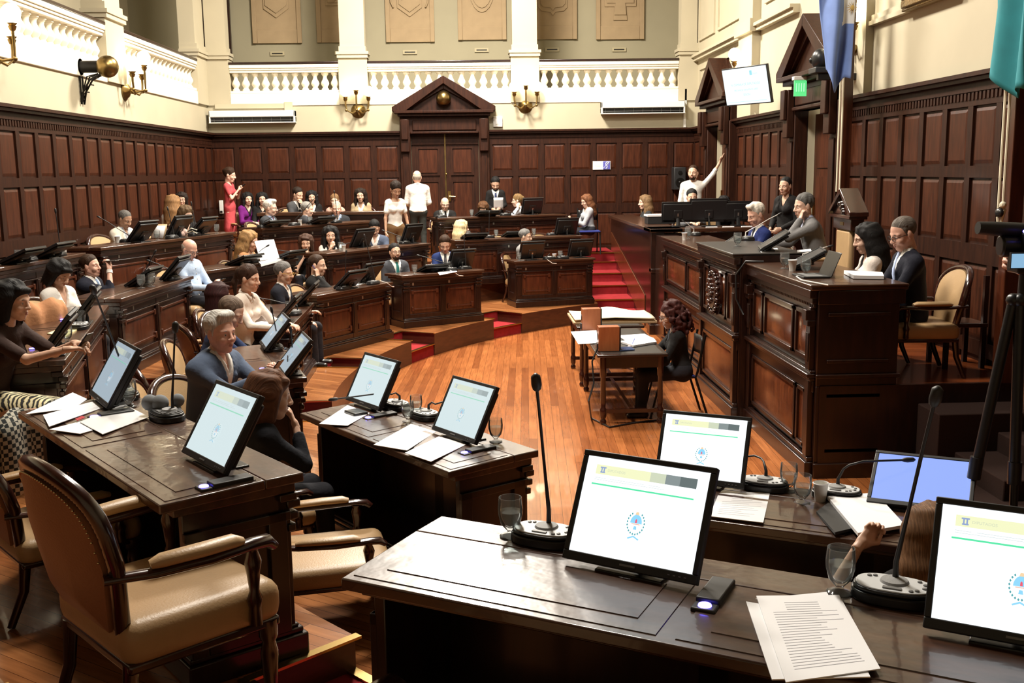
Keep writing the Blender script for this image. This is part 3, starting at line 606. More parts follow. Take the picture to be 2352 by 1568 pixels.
desk('d',(-2.0,13.05),(-1.16,14.55),.32,2,'front-row carved desk of the man with a pen at his ear','the pen-holding man\'s desk')
desk('e',(-1.1,15.4),(.14,16.12),.32,2,'front-row carved desk of the bearded man and the man in navy','the bearded man\'s desk')
desk('f',(.66,17.55),(2.09,17.95),.32,2,'front-row carved desk beside the red carpeted stairs','the desk beside the red stairs')
desk('N',*ext((-.43,3.02),(.92,2.27),2.05),.64,2,'big polished desk nearest the camera with a bright white screen','the big desk nearest the camera',True)
desk('R',*ext((-1.20,3.77),(-2.10,4.98),2.05),.64,2,'long polished left desk spread with papers, two tilted screens','the paper-strewn left desk',True)
desk('E',at(150,826,z=1.44),at(250,700,z=1.44),.64,2,'second-row desk of the woman in the brown top','the desk of the woman in brown')
desk('D',(-3.52,10.35),(-3.40,12.6),.64,2,'second-row desk of the bald man in light blue','the bald man\'s desk')
desk('C',(-3.42,13.15),(-2.54,15.0),.64,2,'second-row desk of the woman in beige reading pages','the desk of the woman in beige')
desk('A',(-2.24,15.75),(-.75,17.7),.64,3,'second-row desk of the man in slate suit','the slate-suited man\'s desk')
desk('B',(-.36,18.3),(1.98,19.05),.64,3,'second-row desk of the blonde woman, next to the stairs','the desk of the blonde woman')
desk('Z',(-4.72,10.2),(-4.55,12.3),.96,2,'empty third-row desk against the left wall','the empty desk along the left wall')
desk('X',(-4.66,13.1),(-3.70,16.25),.96,3,'third-row desk of the man in the cream blazer','the desk of the man in cream')
desk('Y',(-3.50,17.25),(-1.80,19.30),.96,3,'third-row desk of the white-haired man in glasses','the white-haired man\'s desk')
desk('W',(-.71,20.0),(1.86,20.9),.96,3,'third-row desk of the elderly man in black','the elderly man\'s desk')
r=thing('bench_desk','long dark rear bench desk in front of the people seated along the back wall','bench desk',(-2.9,20.25,1.10),0)
m=MB().box(-1.25,-.2,.74,1.25,.2,.80); obj('worktop',m,TOPW,r,bevel=.006); m=MB().box(-1.22,-.17,0,1.22,-.13,.74); m.box(-1.2,-.17,0,-1.16,.17,.74); m.box(1.16,-.17,0,1.2,.17,.74); obj('front_panel',m,DARK,r)
# ---------------------------------------------------------------- armchairs
def make_chair(label,group,tall=.98):
    """leather armchair, sitter faces +y"""
    r=thing('armchair',label,'chair',(0,0,0),0,group)
    def seatf(u,v):
        x=(u-.5); y=(v-.5); e=max(abs(x),abs(y))*2
        return (x*.54*(1-.10*(v<.0)),y*.52+.02,.47+.035*(1-e**4))
    m=MB(); m.box(-.275,-.25,.35,.275,.29,.50); o=obj('seat',m,LEATH,r,smooth=0); b=o.modifiers.new('b','BEVEL'); b.width=.055; b.segments=4; o.data.shade_smooth()
    m=MB(); m.box(-.265,-.24,.335,.265,.275,.37); obj('seat_rail',m,CHAIRW,r,bevel=.01)
    # shield back, slightly raked and bowed
    def outline(k):
        P=[]
        for i in range(21):
            t=i/20; a=math.pi*t
            P.append((-math.cos(a)*(.255+.02*k),(.70+k*.02)+math.sin(a)**.55*(tall-.70)*(1.0)))
        return [(-.20-.02*k,.46)]+P+[(.20+.02*k,.46)]
    def bk(x,z,o=0): return (x,-.255-.20*(z-.45)+.10*(x/.27)**2*.6+o,z)
    def slab(k,y0,y1,mat,name,par):
        O=outline(k); n=len(O); m=MB(); c=(0,.70)
        vs=[bk(x,z,y0) for x,z in O]+[bk(x,z,y1) for x,z in O]+[bk(c[0]+(x-c[0])*.55,c[1]+(z-c[1])*.55,y1+.02*(1 if y1>0 else -1)*(k<0)) for x,z in O]+[bk(*c,y1+.028*(1 if y1>0 else -1)*(k<0))]
        fs=[(i,i+1,n+i+1,n+i) for i in range(n-1)]+[(n-1,0,n,2*n-1)]+[(n+i,n+i+1,2*n+i+1,2*n+i) for i in range(n-1)]+[(2*n-1,n,2*n,3*n-1)]+[(2*n+i,2*n+(i+1)%n,3*n) for i in range(n)]+[tuple(range(n))]
        m.raw(vs,fs); return obj(name,m,mat,par,smooth=50)
    slab(-1,.0,.025,LEATH,'backrest',r); slab(-1,.0,-.028,LEATHSH,'back_cover',r)
    O=outline(0); m=MB(); m.tube([bk(x,z,-.0) for x,z in O],.026,8,1.25); fr=obj('back_frame',m,CHAIRW,r,smooth=60)
    m=MB()
    for O,yy in ((outline(-1.1),.022),(outline(-1.1),-.03)):
        pts=[Vector(bk(x,z,yy)) for x,z in O]
        for i in range(1,len(pts)-2):
            for q in range(3): m.ball(pts[i].lerp(pts[i+1],q/3),.0042,5,4)
    obj('nail_trim',m,NAILM,r)['kind']='stuff'
    for s in (-1,1):
        a=obj('armrest',MB().tube([(s*.25,-.29,.66),(s*.285,-.15,.655),(s*.30,.02,.655),(s*.30,.16,.665),(s*.295,.22,.66),(s*.29,.245,.635)],[.022,.025,.028,.03,.032,.024],10,.7),CHAIRW,r,smooth=60)
        p=MB(); p.tube([(s*.28,-.16,.682),(s*.288,-.13,.69),(s*.30,.0,.692),(s*.30,.10,.692),(s*.30,.13,.684)],[.022,.034,.036,.035,.022],10,.65); obj('arm_pad',p,LEATH,a,smooth=60)
        obj('arm_post',MB().lathe([(.022,.38),(.02,.44),(.026,.47),(.016,.50),(.022,.56),(.028,.60),(.018,.635),(.024,.65)],10,(s*.29,.17,0)),CHAIRW,r,smooth=60)
        obj('leg',MB().lathe([(.012,0),(.018,.03),(.014,.05),(.024,.14),(.03,.24),(.022,.28),(.032,.30),(.032,.36)],10,(s*.24,.24,0)),CHAIRW,r,smooth=60)
        obj('leg',MB().tube([(s*.23,-.22,.36),(s*.23,-.235,.2),(s*.235,-.30,.01)],[.026,.022,.018],8),CHAIRW,r,smooth=60)
    return r
ch0=None; NCH=0; POSW={1:['only seat'],2:['near seat','far seat'],3:['near seat','middle seat','far seat']}
def chair(x,y,z,face,label,group='tan leather armchairs'):
    """face = direction the sitter looks, radians"""
    global ch0
    if ch0 is None:
        ch0=make_chair(label,group); o=ch0
    else: o=dup(ch0,(0,0,0),0,label,group)
    o.location=(x,y,z); o.rotation_euler=(0,0,face-math.pi/2); return o
# ---------------------------------------------------------------- screens on the desks
PALEY=(.80,.80,.45); DGR=(.10,.12,.12)
def emblem(m,cx,cz,s,kb):
    """oval arms with wreath: blue over white, red cap, rising sun; material slots from kb"""
    def el(rx,rz,z0,z1,y,k,n=20):
        m.k=kb+k; P=[]
        for i in range(n): P.append((cx+rx*math.cos(2*math.pi*i/n),y,cz+min(max(rz*math.sin(2*math.pi*i/n),z0),z1)))
        m.raw(P,[tuple(range(n))])
    el(.30*s,.42*s,0,1,-.0012,0); el(.30*s,.42*s,-1,0,-.0012,1)
    m.k=kb+2; m.raw([(cx-.05*s,-.002,cz+.02*s),(cx+.05*s,-.002,cz+.02*s),(cx+.04*s,-.002,cz+.16*s),(cx,-.002,cz+.22*s),(cx-.04*s,-.002,cz+.16*s)],[(0,1,2,3,4)])
    m.k=kb+5; m.raw([(cx-.22*s,-.002,cz-.06*s),(cx+.22*s,-.002,cz-.06*s),(cx+.20*s,-.002,cz-.02*s),(cx-.20*s,-.002,cz-.02*s)],[(0,1,2,3)])
    m.k=kb+3; m.raw([(cx-.10*s,-.002,cz+.40*s),(cx+.10*s,-.002,cz+.40*s),(cx+.06*s,-.002,cz+.54*s),(cx-.06*s,-.002,cz+.54*s)],[(0,1,2,3)])
    m.k=kb+4
    for i in range(18):
        a=math.radians(115+i*310/17/1.0) if False else math.radians(125+i*290/17)
        x,z=cx+.43*s*math.cos(a),cz+.52*s*math.sin(a); q=.045*s
        m.raw([(x-q,-.002,z),(x,-.002,z-q*1.4),(x+q,-.002,z),(x,-.002,z+q*1.4)],[(0,1,2,3)])
    m.k=kb+0; m.raw([(cx-.09*s,-.002,cz-.30*s),(cx+.09*s,-.002,cz-.30*s),(cx+.06*s,-.002,cz-.14*s),(cx-.06*s,-.002,cz-.14*s)],[(0,1,2,3)])
    for sg in (-1,1): m.raw([(cx,-.002,cz-.58*s),(cx+sg*.30*s,-.002,cz-.72*s),(cx+sg*.26*s,-.002,cz-.78*s),(cx,-.002,cz-.66*s)],[(0,1,2,3)])
def tint(c,bg,f): return tuple(c[i]*f+bg[i]*(1-f) for i in range(3))
SBG={'w':((.93,.98,1),SCRW,1.0),'p':((.66,.78,.80),SCRL,.55),'g':((.38,.47,.54),SCRD,.45),'v':((.3,.42,.95),SCRV,0)}
def monitor(loc,rz,tilt,style,label,w=.44,h=.346,group='flat desk screens',raise_=.03,brand=False):
    """flat screen leaning back by tilt degrees, screen towards local -y"""
    r=thing('desk_monitor',label,'monitor',loc,rz,group)
    A=Matrix.Translation((0,0,raise_))@Matrix.Rotation(-math.radians(tilt),4,'X')
    m=MB(); m.T=A; a,b=w/2,.017; m.box(-a,0,0,a,.022,h); m.box(-a,-.006,0,a,0,.028)
    m.box(-a,-.006,h-.018,a,0,h); m.box(-a,-.006,.028,-a+.018,0,h-.018); m.box(a-.018,-.006,.028,a,0,h-.018)
    obj('bezel',m,BLK2 if style!='x' else BLK,r,bevel=.004)
    m=MB(); m.T=A; m.frus(-a+.02,.022,a-.02,.05,.03,h-.03,0); m.box(-.07,.022,.06,.07,.062,.2); obj('back_cover',m,BLK,r,bevel=.01)
    m=MB(); m.box(-.11,.0,-.004,.11,.16,.016); m.T=Matrix(); 
    p=A@Vector((0,.03,h*.35)); m.tube([(0,.10,.01),(0,p.y*.7+.04,p.z*.5),(0,p.y,p.z)],[.04,.032,.03],8,.5); obj('stand',m,BLK,r,bevel=.004)
    if style=='x': 
        m=MB(); m.T=A; m.box(-.012,.062,.10,.012,.066,.15); obj('back_plate',m,ALU,r)
        return r
    bg,mat,f=SBG[style]; sw,sh=w/2-.018,h-.018
    m=MB(); m.T=A; m.box(-sw,-.0025,.028,sw,.0,sh); d=obj('display',m,mat,r)
    if f:
        q=lambda c: emq(tint(c,bg,f),1.1 if style=='w' else .9)
        m=MB(); T=A@Matrix.Translation((0,-.004,0)); m.T=T
        W2=w-.036; H2=sh-.028; zt=sh
        mats=[q((.25,.60,.85)),q((.92,.95,.97)),q((.75,.10,.15)),q((.80,.58,.35)),q((.08,.33,.36)),q((.75,.45,.35)),q((.78,.80,.50)),q((.55,.60,.45)),q((.22,.26,.26)),q((.12,.15,.15)),q((.10,.70,.35)),q((.25,.33,.55)),q((.55,.62,.62))]
        x0=-W2/2+.035; x1=W2/2-.035
        for k,(a0,a1) in enumerate(((0,.55),(.55,.70),(.70,.84),(.84,1))): m.k=6+k; m.box(x0+(x1-x0)*a0,-.0006,zt-.054,x0+(x1-x0)*a1,0,zt-.024)
        m.k=11; m.box(x0+.016,-.0012,zt-.049,x0+.032,-.0006,zt-.045); m.box(x0+.018,-.0012,zt-.045,x0+.022,-.0006,zt-.031); m.box(x0+.026,-.0012,zt-.045,x0+.030,-.0006,zt-.031); m.box(x0+.014,-.0012,zt-.034,x0+.034,-.0006,zt-.030)
        m.k=10; m.box(x0-.006,-.0006,zt-.088,x1-.002,0,zt-.083)
        m.k=12
        for k,(a0,a1) in enumerate(((0,.12),(.16,.5),(.55,.66))): m.box(x0+(x1-x0)*a0,-.0004,zt-.066,x0+(x1-x0)*a1,0,zt-.0645); m.box(x0+(x1-x0)*a0,-.0004,zt-.072,x0+(x1-x0)*(a1+.04),0,zt-.0705)
        m.k=8; FTm=T@Matrix(((1,0,0,0),(0,0,-1,-.001),(0,1,0,0),(0,0,0,1))); m.T=Matrix(); m.k=7
        if brand: text_mb(m,'DIPUTADOS',.011,(x0+.04,zt-.043,0),FTm,'LEFT')
        m.T=T; emblem(m,0,zt-.185,.064,0)
        obj('screen_graphics',m,mats,d)
    m=MB(); m.T=A
    for k in range(4): m.box(a-.09+k*.017,-.0085,.012,a-.083+k*.017,-.006,.015)
    m.box(-.025,-.0085,.011,.025,-.006,.017); obj('front_buttons',m,GREYP,r)
    return r
def ordinal(n,i): return {1:'only',2:('left','right'),3:('left','middle','right'),4:('leftmost','second from left','third from left','rightmost'),5:('leftmost','second','middle','fourth','rightmost')}.get(n,('x',)*9)[i] if n>1 else ''
MON={'N':[(1440,1328,27,'w'),(2338,1500,27,'w')],'R':[(465,1075,31,'p'),(166,900,31,'g')],'E':[(150,812,38,'p'),(205,742,40,'p')],
 'a':[(1603,1122,24,'w'),(2122,1132,62,'v')],'b':[(822,935,28,'p'),(1040,1012,28,'p')],'c':[(660,865,40,'g'),(630,800,40,'g')],
 'm':[(628,745,42,'x'),(700,690,45,'x')],'d':[(790,662,48,'x'),(880,640,40,'x')],'e':[(984,622,72,'x'),(1082,612,30,'x')],'f':[(1226,598,28,'x'),(1334,590,28,'x')],
 'D':[(302,655,58,'x'),(418,642,42,'x')],'C':[(540,607,70,'x'),(686,592,72,'x')],'A':[(782,566,32,'x'),(962,556,25,'x')],'B':[(1084,548,74,'x'),(1176,543,74,'x'),(1332,538,28,'x')],
 'Z':[(55,605,66,'x'),(140,592,64,'x')],'X':[(332,556,40,'x'),(436,546,32,'x'),(520,540,45,'x')],'Y':[(700,524,74,'x'),(790,516,72,'x')],'W':[(1150,500,74,'x'),(1264,497,25,'x')]}
STY={'w':'bright white','p':'pale','g':'blue-grey','v':'plain violet-blue','x':'black'}
for k,L_ in MON.items():
    D=DK[k]; n=len(L_)
    for i,(px,py,tl,st) in enumerate(L_):
        p=at(px,py,z=D['top']+.0)
        v=p.xy-D['c']; s=v.dot(D['d']); s=max(-D['L']/2+.2,min(D['L']/2-.2,s)); u=max(-.16,min(.12,v.dot(D['n'])))
        p=D['c']+D['d']*s+D['n']*u; seen='lit' if st!='x' else 'seen from behind'
        lab='%s %s screen %son %s'%({'x':'black'}.get(st,STY[st]),('lying nearly flat' if tl>60 else 'leaning back'),(ordinal(n,i)+' one ' if n>1 else ''),D['desc'])
        if k=='N': lab=('big bright white screen in the middle of the desk nearest the camera','bright white screen cut off by the lower right edge')[i]
        monitor((p.x,p.y,D['top']-.004-(0 if u>.13 else .012*(.13-u)/.43)),D['rz']+{('N',0):-.08,('N',1):-.03,('R',1):-.10}.get((k,i),0),tl,st,lab,brand=(st=='w'))
        if st!='x' and k!='a' or (k,i)==('a',9):
            q=D['c']+D['d']*(s+.27 if k in 'NRb' else s-.27)+D['n']*(u-.02)
            if abs((q-D['c']).dot(D['d']))>D['L']/2-.05: continue
            t=thing('voting_terminal','voting box with blue sensor by the %s screen, %s'%(ordinal(n,i),D['desc']),'voting terminal',(q.x,q.y,D['top']-.012),D['rz'],'voting boxes beside the screens')
            m=MB(); m.box(-.035,-.06,0,.035,.11,.03); m.box(-.035,-.11,0,.035,-.06,.018); obj('case',m,BLK2,t,bevel=.005)
            m=MB(); m.lathe([(0,0),(.02,0),(.018,.006),(0,.008)],14,(0,-.085,.017)); obj('sensor',m,LEDB,t)
# ---------------------------------------------------------------- microphones
def mic(p,rz,tip,label,bend=None,foam=.013,silver=True):
    r=thing('microphone_unit',label,'microphone',p,rz,'desk microphone units'); I=Matrix.Rotation(-rz,4,'Z')
    ov=lambda a,b,n=28:[(a*(abs(math.cos(q))**.75)*(1 if math.cos(q)>=0 else -1),b*(abs(math.sin(q))**.8)*(1 if math.sin(q)>=0 else -1)) for q in [2*math.pi*i/n for i in range(n)]]
    m=MB(); m.prism(ov(.115,.075),0,.03); m.prism(ov(.110,.070),.03,.042); obj('base',m,BLK,r,bevel=.005)
    BT=((.065,.035),(.082,.015),(.082,-.012),(.065,-.035),(-.07,.03),(-.055,.036),(.05,-.045)); near=Vector(p).y<6.6
    m=MB(); m.prism(ov(.103,.063),.042,.047)
    if not near:
        m.k=1
        for q in BT: m.lathe([(0,0),(.007,0),(.006,.004),(0,.005)],8,(q[0],q[1],.0465))
    top=obj('top_plate',m,[SILV if silver else BLK2,GREYP],r,bevel=.002 if near else 0)
    m=MB(); m.lathe([(0,.0),(.040,0),(.036,.007),(0,.010)],20,(0,.012,.047)); obj('speaker_mesh',m,SPKG,top)
    if near:
        for q in BT: m=MB(); m.lathe([(0,0),(.007,0),(.006,.004),(0,.005)],10,(q[0],q[1],.0465)); obj('button',m,GREYP,top)
    m=MB().box(-.025,-.05,.0465,.025,-.036,.051); obj('talk_button',m,GREYP,top)
    b=Vector((0,.03,.05)); t=I@(Vector(tip)-Vector(p)); 
    if bend: e=I@(Vector(bend)-Vector(p)); pts=[b,b+Vector((0,0,.03)),b.lerp(e,.5)+Vector((0,0,.03)),e,e.lerp(t,.25)+Vector((0,0,.012)),t]
    else: pts=[b,b+Vector((0,0,.05)),b.lerp(t,.35)+Vector((0,0,.03)),b.lerp(t,.7)+Vector((0,0,.02)),t]
    m=MB(); m.tube(pts,[.009,.0075]+[.0052]*(len(pts)-2),8); g=obj('gooseneck',m,BLK2,r,smooth=60)
    d=(t-pts[-2]).normalized(); m=MB(); m.tube([t-d*.012,t-d*.004,t+d*.012,t+d*.04,t+d*.05],[.006,foam*.8,foam,foam*.9,foam*.3],10); obj('foam_tip',m,BLK2,g,smooth=60)
    return r
def desk_at(k,px,py):
    D=DK[k]; p=at(px,py,z=D['top']); v=p.xy-D['c']; s=max(-D['L']/2+.1,min(D['L']/2-.1,v.dot(D['d']))); u=max(-.25,min(.22,v.dot(D['n'])))
    q=D['c']+D['d']*s+D['n']*u; return Vector((q.x,q.y,D['top']+(-.012*(.13-u)/.43 if u<.13 else 0)))
MIC={'N':[(1272,1228,1233,890,0),(2062,1345,2146,925,0)],'a':[(1766,1108,1690,1050,(1748,1052)),(1934,1118,2078,1056,(1950,1068))],
 'b':[(921,936,772,916,(900,905)),(988,958,1060,926,(1000,928))],'R':[(290,902,217,672,0),(462,950,402,760,0)],'E':[(232,752,213,690,0)],
 'c':[(690,800,625,716,0),(700,846,668,762,0)],'m':[(712,722,595,684,0)],'d':[(845,668,795,582,0),(905,655,838,545,0)],'e':[(1035,622,964,587,0),(1068,618,1066,548,0)],'f':[(1268,597,1240,605,0),(1300,596,1275,600,0)],
 'D':[(322,655,354,582,0),(404,643,346,600,0)],'C':[(580,603,612,566,0),(735,594,628,574,0)],'A':[(838,566,790,560,0),(930,560,883,530,0)],'B':[(1122,546,1124,490,0),(1268,540,1310,522,0)],
 'Z':[(95,600,45,610,0),(185,588,128,488,0)],'X':[(292,556,230,500,0),(395,548,386,482,0),(475,542,440,470,0)],'Y':[(650,526,646,485,0),(738,520,726,452,0),(818,513,768,443,0)],'W':[(1030,503,1005,500,0),(1190,498,1176,488,0)]}
for k,L_ in MIC.items():
    D=DK[k]; n=len(L_)
    for i,(px,py,tx,ty,bd) in enumerate(L_):
        p=desk_at(k,px,py); tip=at(tx,ty,y=p.y-.03 if k!='N' else p.y-.12); tip=at(tx,ty,y=p.y+.28) if (k,i)==('a',0) else tip; tip=at(tx,ty,y=p.y-.30) if (k,i)==('R',0) else tip; bend=at(bd[0],bd[1],y=p.y-.03+(.16 if (k,i)==('a',0) else 0)) if bd else None
        if k in 'NR' and tip.z<p.z+.1: tip.z=p.z+.3
        lab='%s gooseneck microphone unit, %son %s'%('silver-topped' if k in 'NabE' else 'black',(ordinal(n,i)+' one ' if n>1 else ''),D['desc'])
        mic(p,D['rz'],tip,lab,bend,.017 if k in 'NR' else .012,k in 'NabE')
r=thing('foam_windshield','lumpy grey foam windshields between the papers and screen on the left desk','microphone cover',desk_at('R',400,950),0)
m=MB(); 
for c,s in (((-.05,0,.07),.042),((.0,.0,.065),.045),((.085,.02,.075),.034)): m.ball(c,s,14,10)
m.cyl((-.03,0,0),(-.03,0,.06),.03,.03,10); m.tube([(.085,.02,.06),(.10,-.02,.03),(.12,-.05,.0)],.012,8); obj('foam',m,plain('grey foam',(.17,.18,.19),.9),r,smooth=60)
# ---------------------------------------------------------------- glasses, cups, papers
glass0=None
def goblet(p,label,s=1.0):
    global glass0
    if glass0 is None:
        glass0=thing('water_goblet',label,'glass',p,0,'stemmed water glasses')
        m=MB(); m.lathe([(0,0),(.033,0),(.034,.004),(.012,.012),(.009,.018),(.016,.026),(.030,.042),(.037,.07),(.038,.09),(.035,.125),(.033,.125),(.036,.09),(.035,.07),(.028,.044),(.012,.030),(0,.028)],20); obj('bowl',m,GLASS,glass0,smooth=50)
        m=MB(); m.lathe([(0,.0285),(.012,.0305),(.0275,.0445),(.0345,.07),(.0352,.082),(0,.082)],20); obj('water',m,WATER,glass0,smooth=50); o=glass0
    else: o=dup(glass0,p,0,label,'stemmed water glasses')
    o.location=p; o.scale=(s,s,s); return o
GLS={'N':[(1173,1232,1.1),(1928,1362,1.1)],'a':[(1836,1092,1.1),(1842,1155,1.1)],'b':[(937,968,1.05),(966,952,1.05),(1152,1012,1.1)],'R':[(297,935,1.15)],'E':[(212,785,1.1),(228,748,1.1)],
 'c':[(690,858,1.2)],'m':[(665,720,1.1),(712,698,1.1)],'d':[(822,655,1.1),(835,650,1.1)],'e':[(956,630,1.15),(1030,620,1.1)],'f':[(1199,600,1.1),(1287,594,1.1)],
 'D':[(325,662,1.2),(382,658,1.2)],'C':[(590,610,1.1)],'A':[(783,576,1.1),(916,560,1.1)],'B':[(1076,546,1.1),(1137,543,1.1),(1224,540,1.1)],'Z':[(60,604,1.1)],'X':[(376,552,1.1),(530,536,1.1)],'Y':[(661,522,1.1),(727,516,1.1),(800,512,1.1)],'W':[(1012,502,1.1),(1097,499,1.1)]}
for k,L_ in GLS.items():
    n=len(L_)
    for i,(px,py,s) in enumerate(L_): goblet(desk_at(k,px,py),'stemmed glass of water, %son %s'%(ordinal(n,i)+' glass ' if n>1 else '',DK[k]['desc']),s)
cup0=None
def cup(p,label,s=1):
    global cup0
    if cup0 is None:
        cup0=thing('plastic_cup',label,'cup',p,0,'white plastic cups'); m=MB(); m.lathe([(0,0),(.024,0),(.034,.085),(.036,.087),(.033,.086),(.023,.005),(0,.005)],18); obj('wall',m,WHP,cup0,smooth=50)
        m=MB(); m.lathe([(.0345,.084),(.037,.086),(.0345,.089),(.033,.086)],18); obj('rim',m,PAPER,cup0,smooth=50); return cup0
    o=dup(cup0,p,0,label,'white plastic cups'); o.scale=(s,s,s); return o
for k,px,py,t in (('a',1884,1150,'on the front-row desk by the dais steps'),('Z',147,582,'on the empty desk along the left wall'),('X',270,557,'beside the man in cream'),('C',605,610,'on the desk of the woman in beige'),('A',790,576,'near the woman with a hand at her mouth'),('Y',718,518,'beside the white-haired man in glasses'),('f',1282,597,'on the desk beside the red stairs')):
    cup(desk_at(k,px,py),'white plastic cup standing '+t,1.05)
def paper(label,pts,z,mat=None,lines=0,th=.003,name='paper_sheet',cat='paper',raise_=0):
    P=[at(x,y,z=z) for x,y in pts]; c=sum(P,Vector())/len(P); r=thing(name,label,cat,(c.x,c.y,z+raise_),0)
    m=MB(); m.prism([(p.x-c.x,p.y-c.y) for p in P],0,th); s=obj('sheet',m,mat or PAPER,r,smooth=0)
    if lines:
        m=MB(); Q=[p-c for p in P]; rr=random.Random(len(label))
        for i in range(lines):
            v=.1+.82*i/lines; a=Q[0].lerp(Q[3],v); b=Q[1].lerp(Q[2],v); e=rr.uniform(.55,.9); a2,b2=a.lerp(b,.13 if i>3 else .3),a.lerp(b,e if i>3 else .7)
            d=(Q[3]-Q[0]).normalized()*(.0022)
            m.raw([(a2.x,a2.y,th+.0006),(b2.x,b2.y,th+.0006),(b2.x+d.x,b2.y+d.y,th+.0006),(a2.x+d.x,a2.y+d.y,th+.0006)],[(3,2,1,0)])
        obj('print',m,INK,s,smooth=0)
    return r
TN,TR1=1.440,1.120
paper('lower printed page sticking out under the top page on the nearest desk',[(1712,1379),(1899,1361),(1999,1556),(1773,1562)],TN)
paper('printed page on top at the front of the nearest desk',[(1737,1373),(1927,1371),(2022,1541),(1805,1572)],TN,lines=26,raise_=.004)
paper('printed sheet lying in front of the smaller bright screen',[(1651,1134),(1769,1130),(1753,1201),(1629,1186)],TR1,lines=12)
paper('black notebook with gold edge under the white pad by the dais steps desk',[(1875,1180),(1905,1157),(1960,1218),(1918,1228)],TR1,BLK2,name='notebook',cat='notebook',th=.012)
paper('thick white writing pad under the hand at the front-row right desk',[(1900,1152),(2010,1143),(2078,1218),(1970,1237)],TR1,th=.014,lines=0,name='paper_pad',raise_=.012)
paper('white sheet under the small black box on the desk of the resting woman',[(733,974),(798,931),(853,947),(798,978)],TR1)
r=thing('black_box','small black box lying on a white sheet on the front-row desk','box',desk_at('b',818,950),DK['b']['rz']); m=MB().box(-.07,-.05,0,.07,.05,.025); obj('body',m,BLK,r,bevel=.006); m=MB().box(-.06,-.052,.006,.06,-.05,.018); obj('front_strip',m,GREYP,r)
paper('white sheet left of the right screen on the resting woman desk',[(858,1022),(944,974),(1001,992),(935,1035)],TR1)
paper('white sheet in front of the right screen on the resting woman desk',[(930,1042),(1008,1004),(1072,1022),(990,1062)],TR1,raise_=.003)
paper('white sheet by the far screen on the left desk',[(58,952),(167,902),(200,917),(171,938)],TN)
paper('printed table sheet in the middle of the left desk papers',[(99,955),(239,917),(262,929),(113,982)],TN,lines=8,raise_=.003)
paper('small white sheet at the sitter edge of the left desk',[(113,987),(190,967),(213,989),(184,997)],TN)
paper('shiny white plastic folder on the left desk',[(184,972),(285,931),(343,961),(236,1001)],TN,plain('glossy white folder',(.84,.84,.86),.18),raise_=.006,name='plastic_folder',cat='folder')
paper('small red card on the papers of the left desk',[(173,967),(190,960),(196,964),(178,971)],TN,plain('red card',(.45,.02,.03),.6),raise_=.010,name='red_card',cat='card')
paper('yellow writing pad in front of the woman in brown',[(108,768),(150,752),(193,750),(150,775)],TN,PAPY,name='paper_pad',th=.01)
paper('white sheet on the desk between two water glasses of the bald man',[(337,652),(378,645),(381,651),(337,658)],1.43)
paper('white sheet under the elbow of the woman in white',[(566,747),(600,738),(628,741),(590,756)],TR1)
paper('white sheets stacked on the desk of the woman in beige',[(594,606),(646,594),(652,598),(600,612)],1.43,th=.03,name='paper_pad')
paper('open white papers in front of the man in slate suit',[(848,568),(890,563),(893,567),(848,573)],1.43)
paper('white paper beside the glasses on the desk of the man with a pen',[(808,652),(838,645),(842,650),(810,658)],TR1)
paper('loose printed papers in front of the man in navy',[(1005,625),(1045,618),(1050,624),(1010,632)],TR1)
p=at(618,600,z=1.45); r=thing('paper_sheet','large white pages held upright by the woman in beige','paper',(p.x,p.y,1.44),.9)
for k,(a,b) in enumerate(((.0,0),(.09,.05))):
    m=MB(); m.grid(lambda u,v:((u-.5)*.30+a,.05*math.sin(u*3)+b+v*.10,.03+v*.26),8,8); obj('page',m,PAPER,r,solid=.003)
p=desk_at('X',362,548); r=thing('paper_folder','brown card folder leaning by the screen of the man in cream','folder',(p.x,p.y,1.76),-.4); m=MB(); m.raw([(-.12,0,0),(.12,0,0),(.14,.05,.2),(-.08,.05,.2)],[(0,1,2,3)]); obj('cover',m,plain('manila card',(.42,.29,.16),.7),r,solid=.006)
m=MB(); m.raw([(-.10,-.006,.01),(.10,-.006,.01),(.12,.04,.18),(-.06,.04,.18)],[(0,1,2,3)]); obj('page',m,PAPER,r,solid=.002)
p=desk_at('X',453,545); r=thing('crumpled_cloth','pink-white crumpled bundle on the desk behind the screens at left','cloth',(p.x,p.y,1.76),0); m=MB()
for i in range(7): m.ball((random.uniform(-.09,.09),random.uniform(-.03,.03),.05+.03*random.random()),(.05,.04,.05),8,6)
obj('fabric',m,plain('pinkish cloth',(.6,.42,.36),.8,var=.3),r); m=MB(); m.tube([(.05,0,.08),(.12,-.02,.13),(.2,0,.10)],.006,5); m.tube([(.05,0,.06),(.13,0,.09),(.19,.02,.05)],.006,5); obj('cord',m,CORD,r)
# white cables over the desk fronts
for k,(px,py) in {'d':(897,645),'e':(1038,622),'f':(1268,597),'c':(705,800),'b':(1000,1000)}.items():
    p=desk_at(k,px,py); D=DK[k]; n3=Vector((D['n'].x,D['n'].y,0)); d3=Vector((D['d'].x,D['d'].y,0)); q=p+n3*(.30-(p.xy-D['c']).dot(D['n']))
    if k=='b': continue
    m=MB(); m.tube([p+Vector((0,0,.01)),p+d3*.07+Vector((0,0,.03)),q+d3*.06+n3*.01+Vector((0,0,.0)),q+n3*.03-d3*.02+Vector((0,0,-.06)),q+n3*.012-d3*.1+Vector((0,0,-.07))],.005,6); tag(obj('white_cable',m,WHP,smooth=60),'thin white cable looping over the edge of %s'%D['desc'],'cable')
